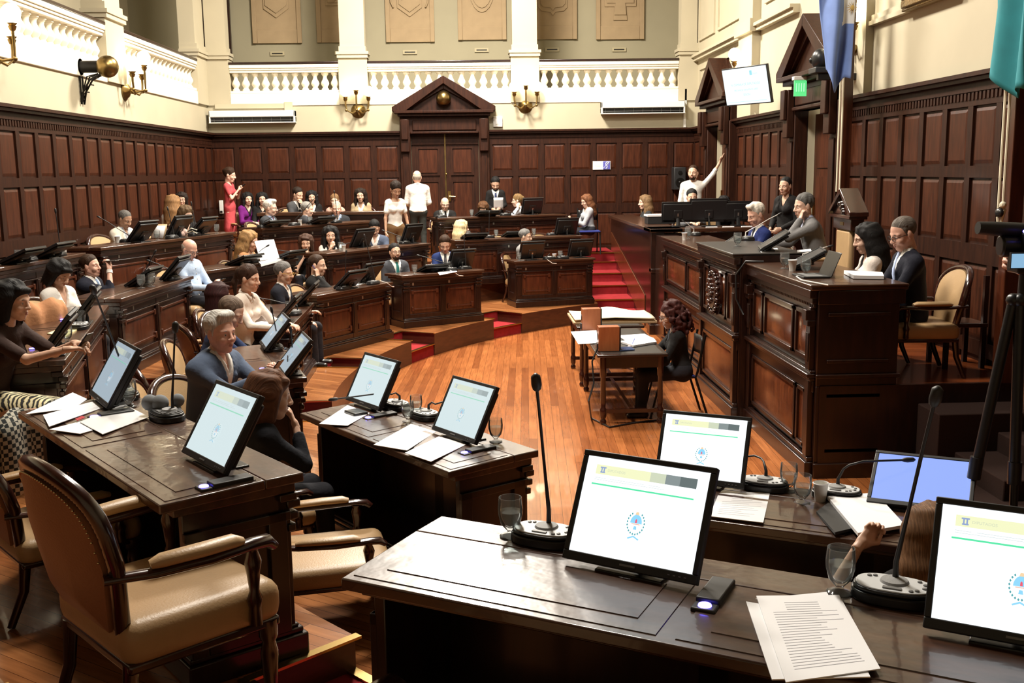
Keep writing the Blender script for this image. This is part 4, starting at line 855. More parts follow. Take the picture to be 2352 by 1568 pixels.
# ---------------------------------------------------------------- presiding dais
r=thing('dais_bench','huge carved wooden dais with raised middle bay and oval medallion','dais',(2.87,8.54,0)); O=Vector(r.location)
def bay(x,y0,y1,zt,panels,name):
    T=Matrix.Translation(-O)@Matrix(((0,-1,0,x),(1,0,0,0),(0,0,1,0),(0,0,0,1)))
    m=MB(); m.T=T; m.k=0
    m.box(y0,-.10,.0,y1,0,zt-.05); m.box(y0-.02,0,0,y1+.02,.07,.13); m.box(y0-.01,0,.13,y1+.01,.05,.17)
    m.box(y0-.01,0,.84,y1+.01,.05,.87); m.box(y0-.02,0,.87,y1+.02,.075,.905); m.box(y0-.01,0,.905,y1+.01,.045,.93); m.box(y0,0,.74,y1,.022,.84)
    for i in range(int((y1-y0)/.045)): m.box(y0+i*.045,0,zt-.20,y0+i*.045+.025,.03,zt-.17)
    m.box(y0-.01,0,zt-.17,y1+.01,.045,zt-.12); m.box(y0-.02,0,zt-.12,y1+.02,.07,zt-.05)
    obj(name+'_carcass',m,DARK,r,bevel=.006)
    for a,b in ((y0+.02,y0+.12),(y1-.12,y1-.02)):
        m=MB(); m.T=T; m.box(a,0,.17,b,.05,.84); m.box(a,0,.93,b,.05,zt-.2)
        for q in range(3): m.box(a+.012+q*.028,.05,1.0,a+.03+q*.028,.06,zt-.42)
        m.box(a-.01,0,zt-.36,b+.01,.075,zt-.31); m.box(a-.005,.0,zt-.31,b+.005,.09,zt-.22)
        obj('pilaster',m,DARK,r,bevel=.006)
    for a,b,z0,z1,med in panels:
        m=MB(); m.T=T; w=.05; m.k=1; m.frus(a,.0,b,.012,z0,z1,0); m.k=0
        for q in ((a,z0,b,z0+.035),(a,z1-.035,b,z1),(a,z0,a+.035,z1),(b-.035,z0,b,z1)): m.box(q[0],0,q[1],q[2],.035,q[3])
        m.k=1; m.T=T@SWAP; m.raw([(a+.06,z0+.06,.012),(b-.06,z0+.06,.012),(b-.06,z1-.06,.012),(a+.06,z1-.06,.012),(a+.11,z0+.11,.025),(b-.11,z0+.11,.025),(b-.11,z1-.11,.025),(a+.11,z1-.11,.025)],[(4,5,6,7),(0,1,5,4),(1,2,6,5),(2,3,7,6),(3,0,4,7)]) if b-a>.3 else None
        obj('panel',m,[DARK,DAISW],r,bevel=.004)
    return T
T=bay(2.87,8.56,10.62,1.67,[(8.70,9.05,1.0,1.42,0),(9.12,10.05,1.0,1.42,0),(10.12,10.46,1.0,1.42,0),(8.72,8.95,.22,.74,0),(9.0,10.45,.22,.74,0)],'near_bay')
T2=bay(2.75,10.66,12.40,1.765,[(10.82,11.08,1.0,1.52,0),(11.15,11.92,1.0,1.52,1),(11.98,12.24,1.0,1.52,0),(10.82,12.24,.22,.74,0)],'middle_bay')
bay(2.85,12.44,15.38,1.645,[(12.6,13.7,1.0,1.40,0),(13.8,15.2,1.0,1.40,0),(12.6,13.7,.22,.74,0),(13.8,15.2,.22,.74,0)],'far_bay')
m=MB(); m.T=T2@Matrix.Translation((11.535,.03,1.26))@SWAP; P=[]
for k,(s,d) in enumerate(((1,.02),(.86,.05),(.72,.03))): m.lathe([(0,0)],3) if False else None
def oval(s,z0,z1): m.prism([(.27*s*math.cos(q*math.pi/14),.27*s*math.sin(q*math.pi/14)*.95) for q in range(28)],z0,z1)
oval(1,0,.03); oval(.88,.03,.05); oval(.7,.05,.07)
for q in range(22):
    a=q*2*math.pi/22; m.ball((.235*math.cos(a),.225*math.sin(a),.055),.026,6,5)
for q in range(12):
    a=q*2.4; b=.02*q**.8; m.ball((b*math.cos(a)*.8,b*math.sin(a),.075),.028,6,5)
obj('carved_medallion',m,CHAIRW,r,smooth=60)
m=MB(); m.T=Matrix.Translation(-O)
def slab(x0,y0,x1,y1,z): m.box(x0,y0,z-.05,x1,y1,z-.02); m.box(x0-.015,y0-.012,z-.02,x1,y1+.012,z)
m2=m; slab(2.80,8.50,3.62,10.62,1.67); near=obj('near_worktop',m,TOPW,r,bevel=.008)
m=MB(); m.T=Matrix.Translation(-O); slab(2.67,10.64,3.42,12.42,1.765); obj('middle_worktop',m,plain('leather desk inlay',(.035,.032,.03),.35),r,bevel=.008)
m=MB(); m.T=Matrix.Translation(-O); slab(2.78,12.43,3.5,15.40,1.645); obj('far_worktop',m,TOPW,r,bevel=.008)
m=MB(); m.T=Matrix.Translation(-O); m.box(2.77,10.62,.0,3.4,10.67,1.74); obj('side_panel',m,DARK,r); m=MB(); m.T=Matrix.Translation(-O); m.box(2.80,12.39,0,3.4,12.43,1.74); obj('side_panel',m,DARK,r)
m=MB(); m.T=Matrix.Translation(-O); m.box(2.87,8.52,0,3.50,8.58,.80); m.box(2.87,8.52,.80,3.56,8.58,1.62); m.box(2.86,8.49,.87,3.58,8.52,.905); m.box(2.86,8.48,0,3.5,8.52,.13); m.box(2.86,8.5,1.5,3.6,8.52,1.62)
for q in ((2.95,.22,3.42,.26),(2.95,.70,3.42,.74),(2.95,1.0,3.48,1.03),(2.95,1.40,3.48,1.43)): m.box(q[0],8.50,q[1],q[2],8.52,q[3])
obj('end_panel',m,DARK,r,bevel=.006); m=MB(); m.T=Matrix.Translation(-O); m.box(2.87,15.35,0,3.45,15.40,1.6); obj('end_panel',m,DARK,r)
def on(z,px,py): return at(px,py,z=z)
for i,(z,px,py,w) in enumerate(((1.645,1580,548,'at the far end of the dais by a white cup'),(1.765,1694,566,'in the middle of the dais'),(1.67,1802,617,'on the near part of the dais beside a white cup'),(1.67,1850,632,'on the dais beside the black laptop'))): goblet(on(z,px,py),'stemmed glass of water '+w,1.25)
cup(on(1.645,1572,551),'white plastic cup at the far end of the dais',1.15); cup(on(1.67,1820,622),'white plastic cup on the near part of the dais',1.2)
def dmic(z,px,py,tx,ty,label,red=False):
    p=on(z,px,py); tip=at(tx,ty,y=p.y-.02); o=mic(p,math.pi/2,tip,label,None,.011,False)
    for c in o.children:
        if c.name.startswith('gooseneck'):
            c.data.materials[0]=plain('pale gooseneck',(.55,.52,.48),.35)
dmic(1.645,1598,541,1572,509,'pale gooseneck microphone at the far end of the dais'); dmic(1.765,1718,552,1788,492,'pale gooseneck microphone reaching toward the silver-haired man'); dmic(1.67,1850,606,1903,566,'pale gooseneck microphone on the near part of the dais')
monitor((3.05,12.75,1.645),math.pi/2+math.pi,58,'x','small black screen tilted flat at the far end of the dais',.30,.24)
monitor((3.02,10.95,1.765),math.pi/2+math.pi-.2,58,'x','black screen tilted flat in front of the man in grey on the dais')
monitor((3.06,9.95,1.67),math.pi/2+math.pi-.2,62,'x','black screen tilted flat beside the white cup on the dais')
p=on(1.67,1905,628); r=thing('laptop','open black laptop with raised lid on the near end of the dais','laptop',(3.12,9.15,1.67),math.pi/2+math.pi)
m=MB().box(-.17,-.24,0,.17,0,.018); obj('base',m,BLK2,r,bevel=.004); m=MB(); m.T=Matrix.Rotation(math.radians(-22),4,'X'); m.box(-.17,0,.01,.17,.008,.24); obj('lid',m,BLK,r,bevel=.004)
m=MB().box(-.15,-.2,.018,.15,-.05,.02); obj('keyboard',m,GREYP,r)
paper('white papers on the dais in front of the man in grey',[(1745,574),(1785,570),(1790,577),(1748,580)],1.765); paper('thick sheaf of papers on the dais end before the man in navy',[(1938,628),(2026,632),(2030,641),(1960,640)],1.675,th=.03,name='paper_pad'); paper('white sheet under the arm of the man in grey on the dais',[(1830,575),(1862,572),(1864,577),(1832,580)],1.765)
m=MB(); a=on(1.70,1740,604); m.tube([Vector((2.95,10.5,1.69)),Vector((2.78,10.56,1.69)),Vector((2.69,10.59,1.55)),Vector((2.70,10.60,1.30)),Vector((2.74,10.57,1.2)),Vector((2.76,10.52,1.14))],.010,8); tag(obj('hanging_cable',m,BLK,smooth=60),'black cable hanging down beside the middle bay of the dais','cable')
m=MB(); a=on(1.67,1850,640); m.tube([a+Vector((.1,.3,.01)),a+Vector((-.05,.1,.012)),a+Vector((-.1,-.2,.012)),a+Vector((.0,-.6,.01))],.006,6); tag(obj('white_cable',m,WHP,smooth=60),'white cable lying along the edge of the near dais top','cable')
r=thing('power_socket','white power socket box on the floor plinth of the dais','socket',at(1722,990,x=2.80)); m=MB().box(-.04,-.05,-.04,.0,.05,.06); obj('box',m,WHP,r,bevel=.006); m=MB().box(-.075,-.03,-.02,-.04,.03,.04); obj('plug',m,BLK,r)
# high-backed presidential chair
q=at(1936,540,y=11.1); r=thing('high_chair','vacant high-backed tan chair with carved pediment crest behind the dais','chair',(q.x-.22,11.1,.80),math.pi/2-.06)
m=MB().box(-.29,-.30,.34,.29,.30,.46); obj('seat',m,LEATH,r,bevel=.03); m=MB().box(-.25,-.30,.48,.25,-.21,1.17); obj('backrest',m,LEATH,r,bevel=.03)
m=MB(); m.box(-.31,-.33,0,-.25,-.25,1.20); m.box(.25,-.33,0,.31,-.25,1.20); m.box(-.32,-.34,1.17,.32,-.20,1.29); m.box(-.36,-.36,1.29,.36,-.17,1.33)
m.T=SWAP; m.prism([(-.37,1.33),(.37,1.33),(0,1.55)],-.33,-.20); m.prism([(-.40,1.32),(-.40,1.365),(0,1.61),(.40,1.365),(.40,1.32),(0,1.55)],-.36,-.16); obj('crest',m,CHAIRW,r,bevel=.006)
m=MB()
for q in range(9): m.ball((.13*math.cos(q*.7)*(q/9),-.195,1.40+.05*math.sin(q*.9)),.028,6,5)
obj('carving',m,DARK,r); m=MB().box(-.06,-.20,1.215,.06,-.195,1.25); obj('plate',m,BRASS2,r)
for s_ in (-1,1):
    m=MB(); m.box(s_*.29-.03,-.28,.62,s_*.29+.03,.25,.67); m.box(s_*.29-.025,.18,.0,s_*.29+.025,.24,.64); obj('armrest',m,CHAIRW,r,bevel=.01)
# ---------------------------------------------------------------- writing tables in the middle
def turned(h): return [(.0,0),(.03,0),(.036,.03),(.022,.055),(.034,.08),(.036,.12),(.036,.16),(.024,.18),(.03,.24),(.026,h-.22),(.034,h-.2),(.036,h-.12),(.036,h)]
def wtable(label,x0,y0,x1,y1,h):
    cx,cy=(x0+x1)/2,(y0+y1)/2; r=thing('writing_table',label,'table',(cx,cy,0)); a,b=(x1-x0)/2,(y1-y0)/2
    m=MB().box(-a,-b,h-.03,a,b,h); obj('tabletop',m,DARK,r,bevel=.008); m=MB().box(-a+.05,-b+.05,h,a-.05,b-.05,h+.002); obj('leather_inlay',m,plain('leather desk inlay',(.035,.032,.03),.35),r)
    m=MB().box(-a+.05,-b+.05,h-.15,a-.05,-b+.08,h-.03); m.box(-a+.05,b-.08,h-.15,a-.05,b-.05,h-.03); m.box(-a+.05,-b+.05,h-.15,-a+.08,b-.05,h-.03); m.box(a-.08,-b+.05,h-.15,a-.05,b-.05,h-.03); obj('apron',m,DARK,r)
    for sx in (-1,1):
        for sy in (-1,1): m=MB(); m.lathe(turned(h-.03),12,(sx*(a-.07),sy*(b-.07),0)); obj('leg',m,CHAIRW,r,smooth=50)
    m=MB()
    for sy in (-1,1): m.box(-a+.07,sy*(b-.07)-.02,.12,a-.07,sy*(b-.07)+.02,.16)
    m.box(-.02,-b+.07,.12,.02,b-.07,.16); obj('stretcher',m,CHAIRW,r)
wtable('dark turned-leg writing table where the curly-haired woman writes',1.24,10.5,1.98,12.3,.75); wtable('dark writing table behind, under the big open ledger',1.22,12.45,2.05,13.75,.75)
for label,px,py,y in (('cherry wood box loudspeaker at the front of the writing table',1397,804,11.0),('cherry wood box loudspeaker standing behind, against the ledger',1357,757,12.25)):
    p=at(px,py,z=.755); r=thing('box_speaker',label,'loudspeaker',p,math.pi/2,'cherry wood speakers on the writing table')
    m=MB().box(-.07,-.11,0,.07,.11,.26); obj('cabinet',m,TANW,r,bevel=.004); m=MB().box(-.068,-.125,.004,.068,-.11,.256); obj('front_grille',m,BLK,r); m=MB(); m.cyl((0,.11,.15),(0,.115,.15),.035,.035,14); obj('port',m,BLK,r); m=MB().box(-.05,.11,.02,.05,.125,.08); obj('terminals',m,BLK2,r)
r=thing('ledger_pile','large flat open ledger with yellowed pages on the far writing table','ledger',(1.72,13.1,.752)); m=MB(); m.grid(lambda u,v:((u-.5)*1.0,(v-.5)*.85,.05+.02*math.sin(u*9)*math.sin(v*5)+.025*(1-abs(u-.5)*2)),14,10); obj('page',m,plain('yellowed paper',(.72,.65,.48),.8),r,solid=.012); m=MB().box(-.52,-.44,0,.52,.44,.022); m.box(-.48,-.4,.022,.48,.4,.04); obj('cover',m,plain('manila card',(.42,.29,.16),.7),r)
paper('white printed pages overhanging the left edge of the writing table',[(1311,762),(1370,758),(1372,788),(1328,790)],.757,lines=6)
paper('open white notebook under the writing hand',[(1420,772),(1480,768),(1505,781),(1437,783)],.757,name='paper_pad',th=.01); paper('stack of white pages beside the phone on the writing table',[(1424,787),(1500,779),(1508,788),(1455,797)],.757,name='paper_pad',th=.02)
paper('blue-screened phone lying on the writing table',[(1420,799),(1448,797),(1458,804),(1424,806)],.757,plain('phone blue glass',(.04,.07,.16),.15),name='smartphone',cat='phone',th=.009)
m=MB(); m.tube([at(1372,800,z=.80),at(1360,830,y=10.55),at(1364,880,y=10.5),at(1352,920,y=10.4),at(1358,960,z=.01),at(1400,981,z=.01),at(1460,970,z=.01),at(1530,962,z=.01)],.010,6); tag(obj('power_cable',m,BLK,smooth=60),'black cable falling from the writing table across the plank floor','cable')
r=thing('tube_chair','blue-seated black tube chair under the curly-haired woman','chair',(2.12,10.95,0),math.pi/2)
def tchair(r):
    m=MB().box(-.21,-.2,.43,.21,.22,.47); obj('seat',m,BLUEF,r,bevel=.02); m=MB(); m.tube([(-.2,-.20,.47),(-.2,-.28,.85)],.001,4)
    m=MB(); m.grid(lambda u,v:((u-.5)*.38,-.265-.03*math.sin(u*math.pi),.66+v*.2),8,4); obj('backrest',m,BLK,r,solid=.012)
    for s in (-1,1):
        m=MB(); m.tube([(s*.2,-.34,0),(s*.2,-.20,.44),(s*.2,-.22,.5),(s*.2,-.30,.90)],.013,8); obj('rear_leg',m,IRON,r); m=MB(); m.tube([(s*.2,.28,0),(s*.2,.17,.44),(s*.2,-.18,.45)],.013,8); obj('front_leg',m,IRON,r)
tchair(r)
r=thing('tube_chair','blue-seated chair under the long-haired girl by the stairs','chair',(2.30,20.9,.96),math.pi); tchair(r)
# ---------------------------------------------------------------- clerks' counter
for label,px,py,w,h in (('black computer screen seen from behind, left one on the clerks counter',1553,520,.52,.33),('largest black computer screen seen from behind, before the seated clerk',1628,520,.62,.38),('black computer screen on the clerks counter nearest the silver-haired man',1700,520,.45,.33)):
    p=at(px,py,z=1.70); monitor((p.x,16.85,1.705),math.pi,6,'x',label,w,h,'computer screens on the clerks counter',.07)
r=thing('document_tray','white-topped black tray at the left of the clerks counter','tray',(2.95+.25,17.9,1.70)); m=MB().box(-.24,-.18,0,.24,.18,.13); obj('box',m,BLK2,r,bevel=.005); m=MB().box(-.25,-.19,.13,.25,.19,.16); obj('lid',m,PAPER,r)
for i,(x,w) in enumerate(((3.78,'left'),(4.05,'middle'),(4.35,'right'))):
    m=MB().box(-.09,-.02,0,.09,.02,.012); tag(obj('desk_tag',m,PAPER,loc=(x,16.5,1.701)),'small white slip on the clerks counter edge, %s one'%w,'paper slip')
p=at(1405,488,x=2.9)
# ---------------------------------------------------------------- video camera on its tripod
q=at(2340,560,y=4.4); r=thing('video_camera','black video camera with lit flip screen at the right edge','video camera',q,0)
m=MB(); m.tube([(-.17,.03,.07),(-.1,.03,.065),(.03,.02,.06),(.2,0,.05)],[.028,.032,.03,.03],10); obj('shotgun_mic',m,BLK2,r,smooth=50)
m=MB(); m.box(.0,-.06,-.06,.30,.08,.05); m.cyl((.02,.02,-.01),(-.07,.03,-.01),.045,.05,16); m.box(.05,-.02,.05,.22,.02,.09); obj('body',m,BLK,r,bevel=.01)
m=MB().box(-.075,-.085,-.10,.02,-.07,-.03); fs=obj('flip_screen',m,BLK2,r); m=MB().box(-.072,-.088,-.095,-.005,-.085,-.035); obj('display',m,emq((.25,.45,.65)),fs); m=MB(); m.ball((-.012,-.06,.058),.006); obj('led',m,LEDB,r)
q2=at(2325,690,y=4.4); r=thing('tripod','black video tripod with thick legs at the right edge','tripod',(q2.x+.03,4.4,.64))
hz_=q2.z-.64
m=MB(); m.cyl((.02,0,hz_-.1),(.03,0,hz_+.22),.03,.03); m.box(-.04,-.05,hz_+.12,.1,.05,hz_+.2); obj('head',m,BLK,r,bevel=.008)
for k,(dx,dy) in enumerate(((-.22,.05),(-.0,-.10),(.30,.2))):
    m=MB(); m.tube([(dx*.1,dy*.1,hz_),(dx*.6,dy*.6,hz_*.45)],.024,10); m.tube([(dx*.6,dy*.6,hz_*.47),(dx,dy,0)],.018,10); m.ball((dx*.1,dy*.1,hz_),.032,10,8); m.tube([(dx*.58,dy*.58,hz_*.5),(dx*.62,dy*.62,hz_*.43)],.03,10); obj('leg',m,BLK,r,smooth=50)
r=thing('wooden_chair','wooden chair seat glimpsed behind the tripod by the right wall','chair',(4.45,9.35,.80),math.pi/2); m=MB().box(-.2,-.2,.38,.2,.2,.42); obj('seat',m,TOPW,r,bevel=.01)
for sx in (-1,1):
    for sy in (-1,1): m=MB().box(sx*.17-.02,sy*.17-.02,0,sx*.17+.02,sy*.17+.02,.39 if sy>0 else .85); obj('leg',m,DARK,r)
# ---------------------------------------------------------------- bodies: smooth surfaces from distance fields
class G:
    def __init__(s,lo,hi,h):
        s.h=h; s.lo=np.array(lo,float); s.n=np.ceil((np.array(hi,float)-s.lo)/h).astype(int)+1
        s.D=np.full(s.n,.5,np.float32); s.ax=[(s.lo[i]+h*np.arange(s.n[i])).astype(np.float32) for i in range(3)]
    def sl(s,lo,hi):
        a=np.clip(((np.array(lo)-s.lo)/s.h).astype(int),0,s.n); b=np.clip(np.ceil((np.array(hi)-s.lo)/s.h).astype(int)+1,0,s.n)
        t=tuple(slice(i,j) for i,j in zip(a,b)); X,Y,Z=s.ax
        return t,X[t[0]][:,None,None],Y[t[1]][None,:,None],Z[t[2]][None,None,:]
    def put(s,t,d,k,neg=False):
        A=s.D[t]
        if A.size==0: return
        if neg: d=-d; hh=np.maximum(k-np.abs(A-d),0)/max(k,1e-6); s.D[t]=np.maximum(A,d)+hh*hh*k*.25
        else: hh=np.maximum(k-np.abs(A-d),0)/max(k,1e-6); s.D[t]=np.minimum(A,d)-hh*hh*k*.25
    def cap(s,a,b,ra,rb=None,k=.02,f=None,q=1.0,neg=False):
        rb=ra if rb is None else rb; a=np.array(a,float); b=np.array(b,float); r=max(ra,rb)+k+2*s.h
        t,X,Y,Z=s.sl(np.minimum(a,b)-r,np.maximum(a,b)+r)
        x,y,z=X-a[0],Y-a[1],Z-a[2]; v=b-a
        if f is not None:
            c=1/q-1; w=(x*f[0]+y*f[1]+z*f[2])*c; x,y,z=x+f[0]*w,y+f[1]*w,z+f[2]*w; v=v+np.array(f)*(v@np.array(f))*c
        L2=max(v@v,1e-9); u=np.clip((x*v[0]+y*v[1]+z*v[2])/L2,0,1)
        d=np.sqrt((x-u*v[0])**2+(y-u*v[1])**2+(z-u*v[2])**2)-(ra+(rb-ra)*u)
        s.put(t,d*(q**.5 if f is not None else 1),k,neg)
    def ell(s,c,r,k=.02,neg=False):
        c=np.array(c,float); r=np.array(r,float); e=r+k+2*s.h; t,X,Y,Z=s.sl(c-e,c+e)
        x,y,z=(X-c[0])/r[0],(Y-c[1])/r[1],(Z-c[2])/r[2]; k0=np.sqrt(x*x+y*y+z*z)+1e-6; k1=np.sqrt((x/r[0])**2+(y/r[1])**2+(z/r[2])**2)+1e-6
        s.put(t,k0*(k0-1)/k1,k,neg)
    def cut(s,fn):
        t,X,Y,Z=s.sl(s.lo,s.lo+s.h*s.n); s.D=np.maximum(s.D,fn(X,Y,Z))
    def front(s,y,z):
        j=int(round((y-s.lo[1])/s.h)); k=int(round((z-s.lo[2])/s.h))
        if not(0<=j<s.n[1] and 0<=k<s.n[2]): return 0
        w=np.nonzero(s.D[:,j,k]<0)[0]; return s.lo[0]+s.h*w[-1] if len(w) else 0
    def mesh(s):
        D=s.D; I=D<0
        for ax in range(3):
            q=[slice(None)]*3; q[ax]=0; I[tuple(q)]=False; q[ax]=-1; I[tuple(q)]=False
        D=np.where(I,D,np.maximum(D,1e-5)); N=np.array(I.shape)-1
        c=sum(I[i:N[0]+i,j:N[1]+j,k:N[2]+k].astype(np.int8) for i in (0,1) for j in (0,1) for k in (0,1)); mx=(c>0)&(c<8)
        id_=np.full(mx.shape,-1,np.int64); ii=np.argwhere(mx); id_[mx]=np.arange(len(ii)); P=np.zeros((len(ii),3)); cnt=np.zeros(len(ii))
        for ax in range(3):
            o=[a for a in range(3) if a!=ax]
            for p in (0,1):
                for r in (0,1):
                    A=ii.copy(); A[:,o[0]]+=p; A[:,o[1]]+=r; B=A.copy(); B[:,ax]+=1
                    da=D[A[:,0],A[:,1],A[:,2]]; db=D[B[:,0],B[:,1],B[:,2]]; cr=(da<0)!=(db<0); t=np.where(cr,da/np.where(cr,da-db,1),0)
                    off=(A-ii).astype(float); off[:,ax]+=t; P+=off*cr[:,None]; cnt+=cr
        V=s.lo+s.h*(ii+P/np.maximum(cnt,1)[:,None]); F=[]
        for ax in range(3):
            b,c2=[(1,2),(2,0),(0,1)][ax]; q0=[slice(None)]*3; q1=[slice(None)]*3; q0[ax]=slice(0,-1); q1[ax]=slice(1,None)
            E=np.argwhere(I[tuple(q0)]!=I[tuple(q1)]); E=E[(E[:,b]>0)&(E[:,c2]>0)&(E[:,b]<N[b])&(E[:,c2]<N[c2])]
            s0=I[E[:,0],E[:,1],E[:,2]]
            def cell(db,dc): C=E.copy(); C[:,b]-=db; C[:,c2]-=dc; return id_[C[:,0],C[:,1],C[:,2]]
            Q=np.stack([cell(1,1),cell(0,1),cell(0,0),cell(1,0)],1); Q[~s0]=Q[~s0][:,::-1]; F.append(Q)
        return V,np.concatenate(F)
def npmesh(name,VF,mat):
    V=np.concatenate([v for v,f in VF]); o=0; fs=[]
    for v,f in VF: fs.append(f+o); o+=len(v)
    F=np.concatenate(fs); F=F[(F>=0).all(1)]
    me=bpy.data.meshes.new(name); me.vertices.add(len(V)); me.vertices.foreach_set('co',V.astype(np.float32).ravel())
    me.loops.add(F.size); me.loops.foreach_set('vertex_index',F.astype(np.int32).ravel()); me.polygons.add(len(F))
    me.polygons.foreach_set('loop_start',np.arange(0,F.size,4,dtype=np.int32)); me.polygons.foreach_set('use_smooth',np.ones(len(F),bool))
    me.update(calc_edges=True); me.validate(); me.materials.append(mat); return me
def part(name,VF,mat,parent,M=None):
    o=bpy.data.objects.new(name,npmesh(name,VF,mat)); place(o,parent)
    if M is not None: o.matrix_local=M
    return o
def head_sdf(h,fem):
    g=G((-.14,-.12,-.19),(.16,.12,.15),h); j=.92 if fem else 1.0
    g.cap((-.028,0,-.125),(-.02,0,-.05),.047*j,.050*j,.02)
    g.ell((-.012,0,.035),(.098,.077,.088),.02); g.ell((.022,0,-.028),(.066,.061*j,.086),.03)
    g.ell((.060,0,-.098),(.025,.026*j,.020),.025)
    for s in (-1,1):
        g.cap((-.01,s*.053*j,-.05),(.055,s*.014,-.102),.02*j,.016,.025); g.ell((.062,s*.040,-.036),(.024,.024,.026),.02)
        g.cap((.080,s*.012,.020),(.068,s*.050,.018),.011,.009,.016); g.ell((.094,s*.032,-.003),(.017,.018,.012),.012,True)
        g.ell((.0735,s*.031,-.003),(.0125,.0165,.0115),.004)
        g.ell((-.008,s*.079,-.008),(.020,.009,.032),.008); g.ell((.098,s*.012,-.036),(.011,.009,.009),.008)
    g.cap((.088,0,.012),(.110,0,-.030),.0075,.0115,.012); g.ell((.107,0,-.034),(.012,.012,.010),.008)
    g.ell((.078,0,-.068),(.018,.028,.018),.015)
    g.cap((.089,-.015,-.0625),(.089,.015,-.0625),.0062,None,.006); g.cap((.0955,0,-.0615),(.0955,0,-.0615),.005,None,.01)
    g.cap((.088,-.013,-.0745),(.088,.013,-.0745),.0068,None,.006); g.cap((.099,-.022,-.0685),(.099,.022,-.0685),.0048,None,.005,neg=True)
    return g
HEADS={}
def headVF(h,fem):
    k=(h,fem)
    if k not in HEADS: HEADS[k]=head_sdf(h,fem).mesh()
    return HEADS[k]
def plane(X,Z,p,n): return (X-p[0])*n[0]+(Z-p[1])*n[1]
HAIRS={}
def hair_sdf(style,h):
    g=G((-.24,-.20,-.46),(.17,.20,.20),h); rn=np.random.RandomState(3)
    fluff=.0
    if style in ('bald','fringe'):
        g.ell((-.022,0,.012),(.092,.082,.075),.01); g.cut(lambda X,Y,Z:np.maximum(np.maximum(Z-.052,-.065-Z),plane(X,Z,(.012,.0),(.9,-.1))+0*Y)); return g
    def strands(n,r,lift,drop):
        c=np.array((-.016,0,.034)); rad=np.array((.100,.080,.092))
        for i in range(n):
            a=rn.uniform(-math.pi,math.pi); b0=rn.uniform(.25,1.45); b1=b0-rn.uniform(.25,.5); 
            d=lambda b:np.array((math.cos(a)*math.cos(b),math.sin(a)*math.cos(b),math.sin(b)))
            if math.cos(a)*math.cos(b1)>.55 and math.sin(b1)<drop: continue
            if abs(math.sin(a))>.7 and b1<-.05: continue
            g.cap(c+d(b0)*(rad+lift),c+d(b1)*(rad+lift*.6),r,r*.6,.012)
    if style=='crop': g.ell((-.020,0,.042),(.101,.0785,.0905),.01)
    elif style=='quiff': g.ell((-.021,0,.044),(.103,.080,.094),.01); g.cap((.055,-.03,.115),(.06,.035,.112),.026,None,.03); g.cap((-.02,-.03,.125),(.04,.03,.125),.02,None,.03)
    elif style=='short': g.ell((-.021,0,.045),(.1035,.0805,.094),.01)
    else: g.ell((-.020,0,.040),(.106,.0845,.0985),.01)
    if style in ('crop','quiff','short'):
        g.cut(lambda X,Y,Z:np.maximum(plane(X,Z,(.080,.078),(.70,-.72))+0*Y,-.085-Z))
        for s in (-1,1): g.cap((.014,s*.070,.045),(.012,s*.073,-.012),.010,.005,.012)
    else:
        g.cut(lambda X,Y,Z:np.maximum(plane(X,Z,(.088,.070),(.80,-.6))+0*Y,-.10-Z))
    if style in ('crop','quiff','short'): strands(90 if style!='crop' else 60,.008 if style!='crop' else .006,.003 if style!='crop' else -.002,.66)
    elif style in ('bob','long','wavy','bun','pony','longstraight'): strands(60,.009,.008,.62)
    if style=='bob':
        g.cap((-.05,-.05,.0),(-.06,-.05,-.10),.055,.05,.03); g.cap((-.05,.05,.0),(-.06,.05,-.10),.055,.05,.03)
        for s in (-1,1): g.cap((.02,s*.078,.04),(.005,s*.082,-.11),.026,.026,.02)
        for i in range(26):
            a=math.radians(75+210*i/25); x,y=-.025+.098*math.cos(a),.098*math.sin(a); g.cap((x*.80,y*.78,.085),(x*.99,y*.97,.02),.014,.015,.03); g.cap((x*.99,y*.97,.02),(x*1.04,y*1.04,-.13-rn.uniform(0,.045)),.015,.007,.014)
        g.cap((.062,-.045,.085),(.075,.03,.075),.02,.02,.02)
    if style in ('long','wavy','longstraight'):
        n=9
        for i in range(n):
            a=math.radians(100+160*i/(n-1)); x,y=-.02+.085*math.cos(a),.088*math.sin(a)
            e=(x*1.15-.02,y*1.25,-.26-.05*(i%2)); g.cap((x,y,.03),(x*1.05-.01,y*1.08,-.12),.036,.04,.03); g.cap((x*1.05-.01,y*1.08,-.12),e,.04,.022,.03)
        for i in range(30):
            a=math.radians(82+196*i/29); x,y=-.025+.10*math.cos(a),.10*math.sin(a); m1=(x*1.06+rn.uniform(-.008,.008),y*1.12+rn.uniform(-.01,.01),-.12); g.cap((x*.80,y*.78,.09),(x*.98,y*.98,.02),.013,.014,.03); g.cap((x*.98,y*.98,.02),m1,.014,.017,.014); g.cap(m1,(x*1.05-.01+(.02*math.sin(i*2.1) if style!='longstraight' else 0),y*(1.25 if style!='longstraight' else 1.12),-.28-rn.uniform(0,.08)),.017,.006,.012)
        for s in (-1,1):
            g.cap((.028,s*.075,.06),(.012,s*.088,-.06),.022,.028,.02); g.cap((.012,s*.088,-.06),(.03,s*.10,-.27),.03,.022,.02)
            g.cap((.05,s*.04,.10),(.045,s*.07,.03),.018,.016,.02)
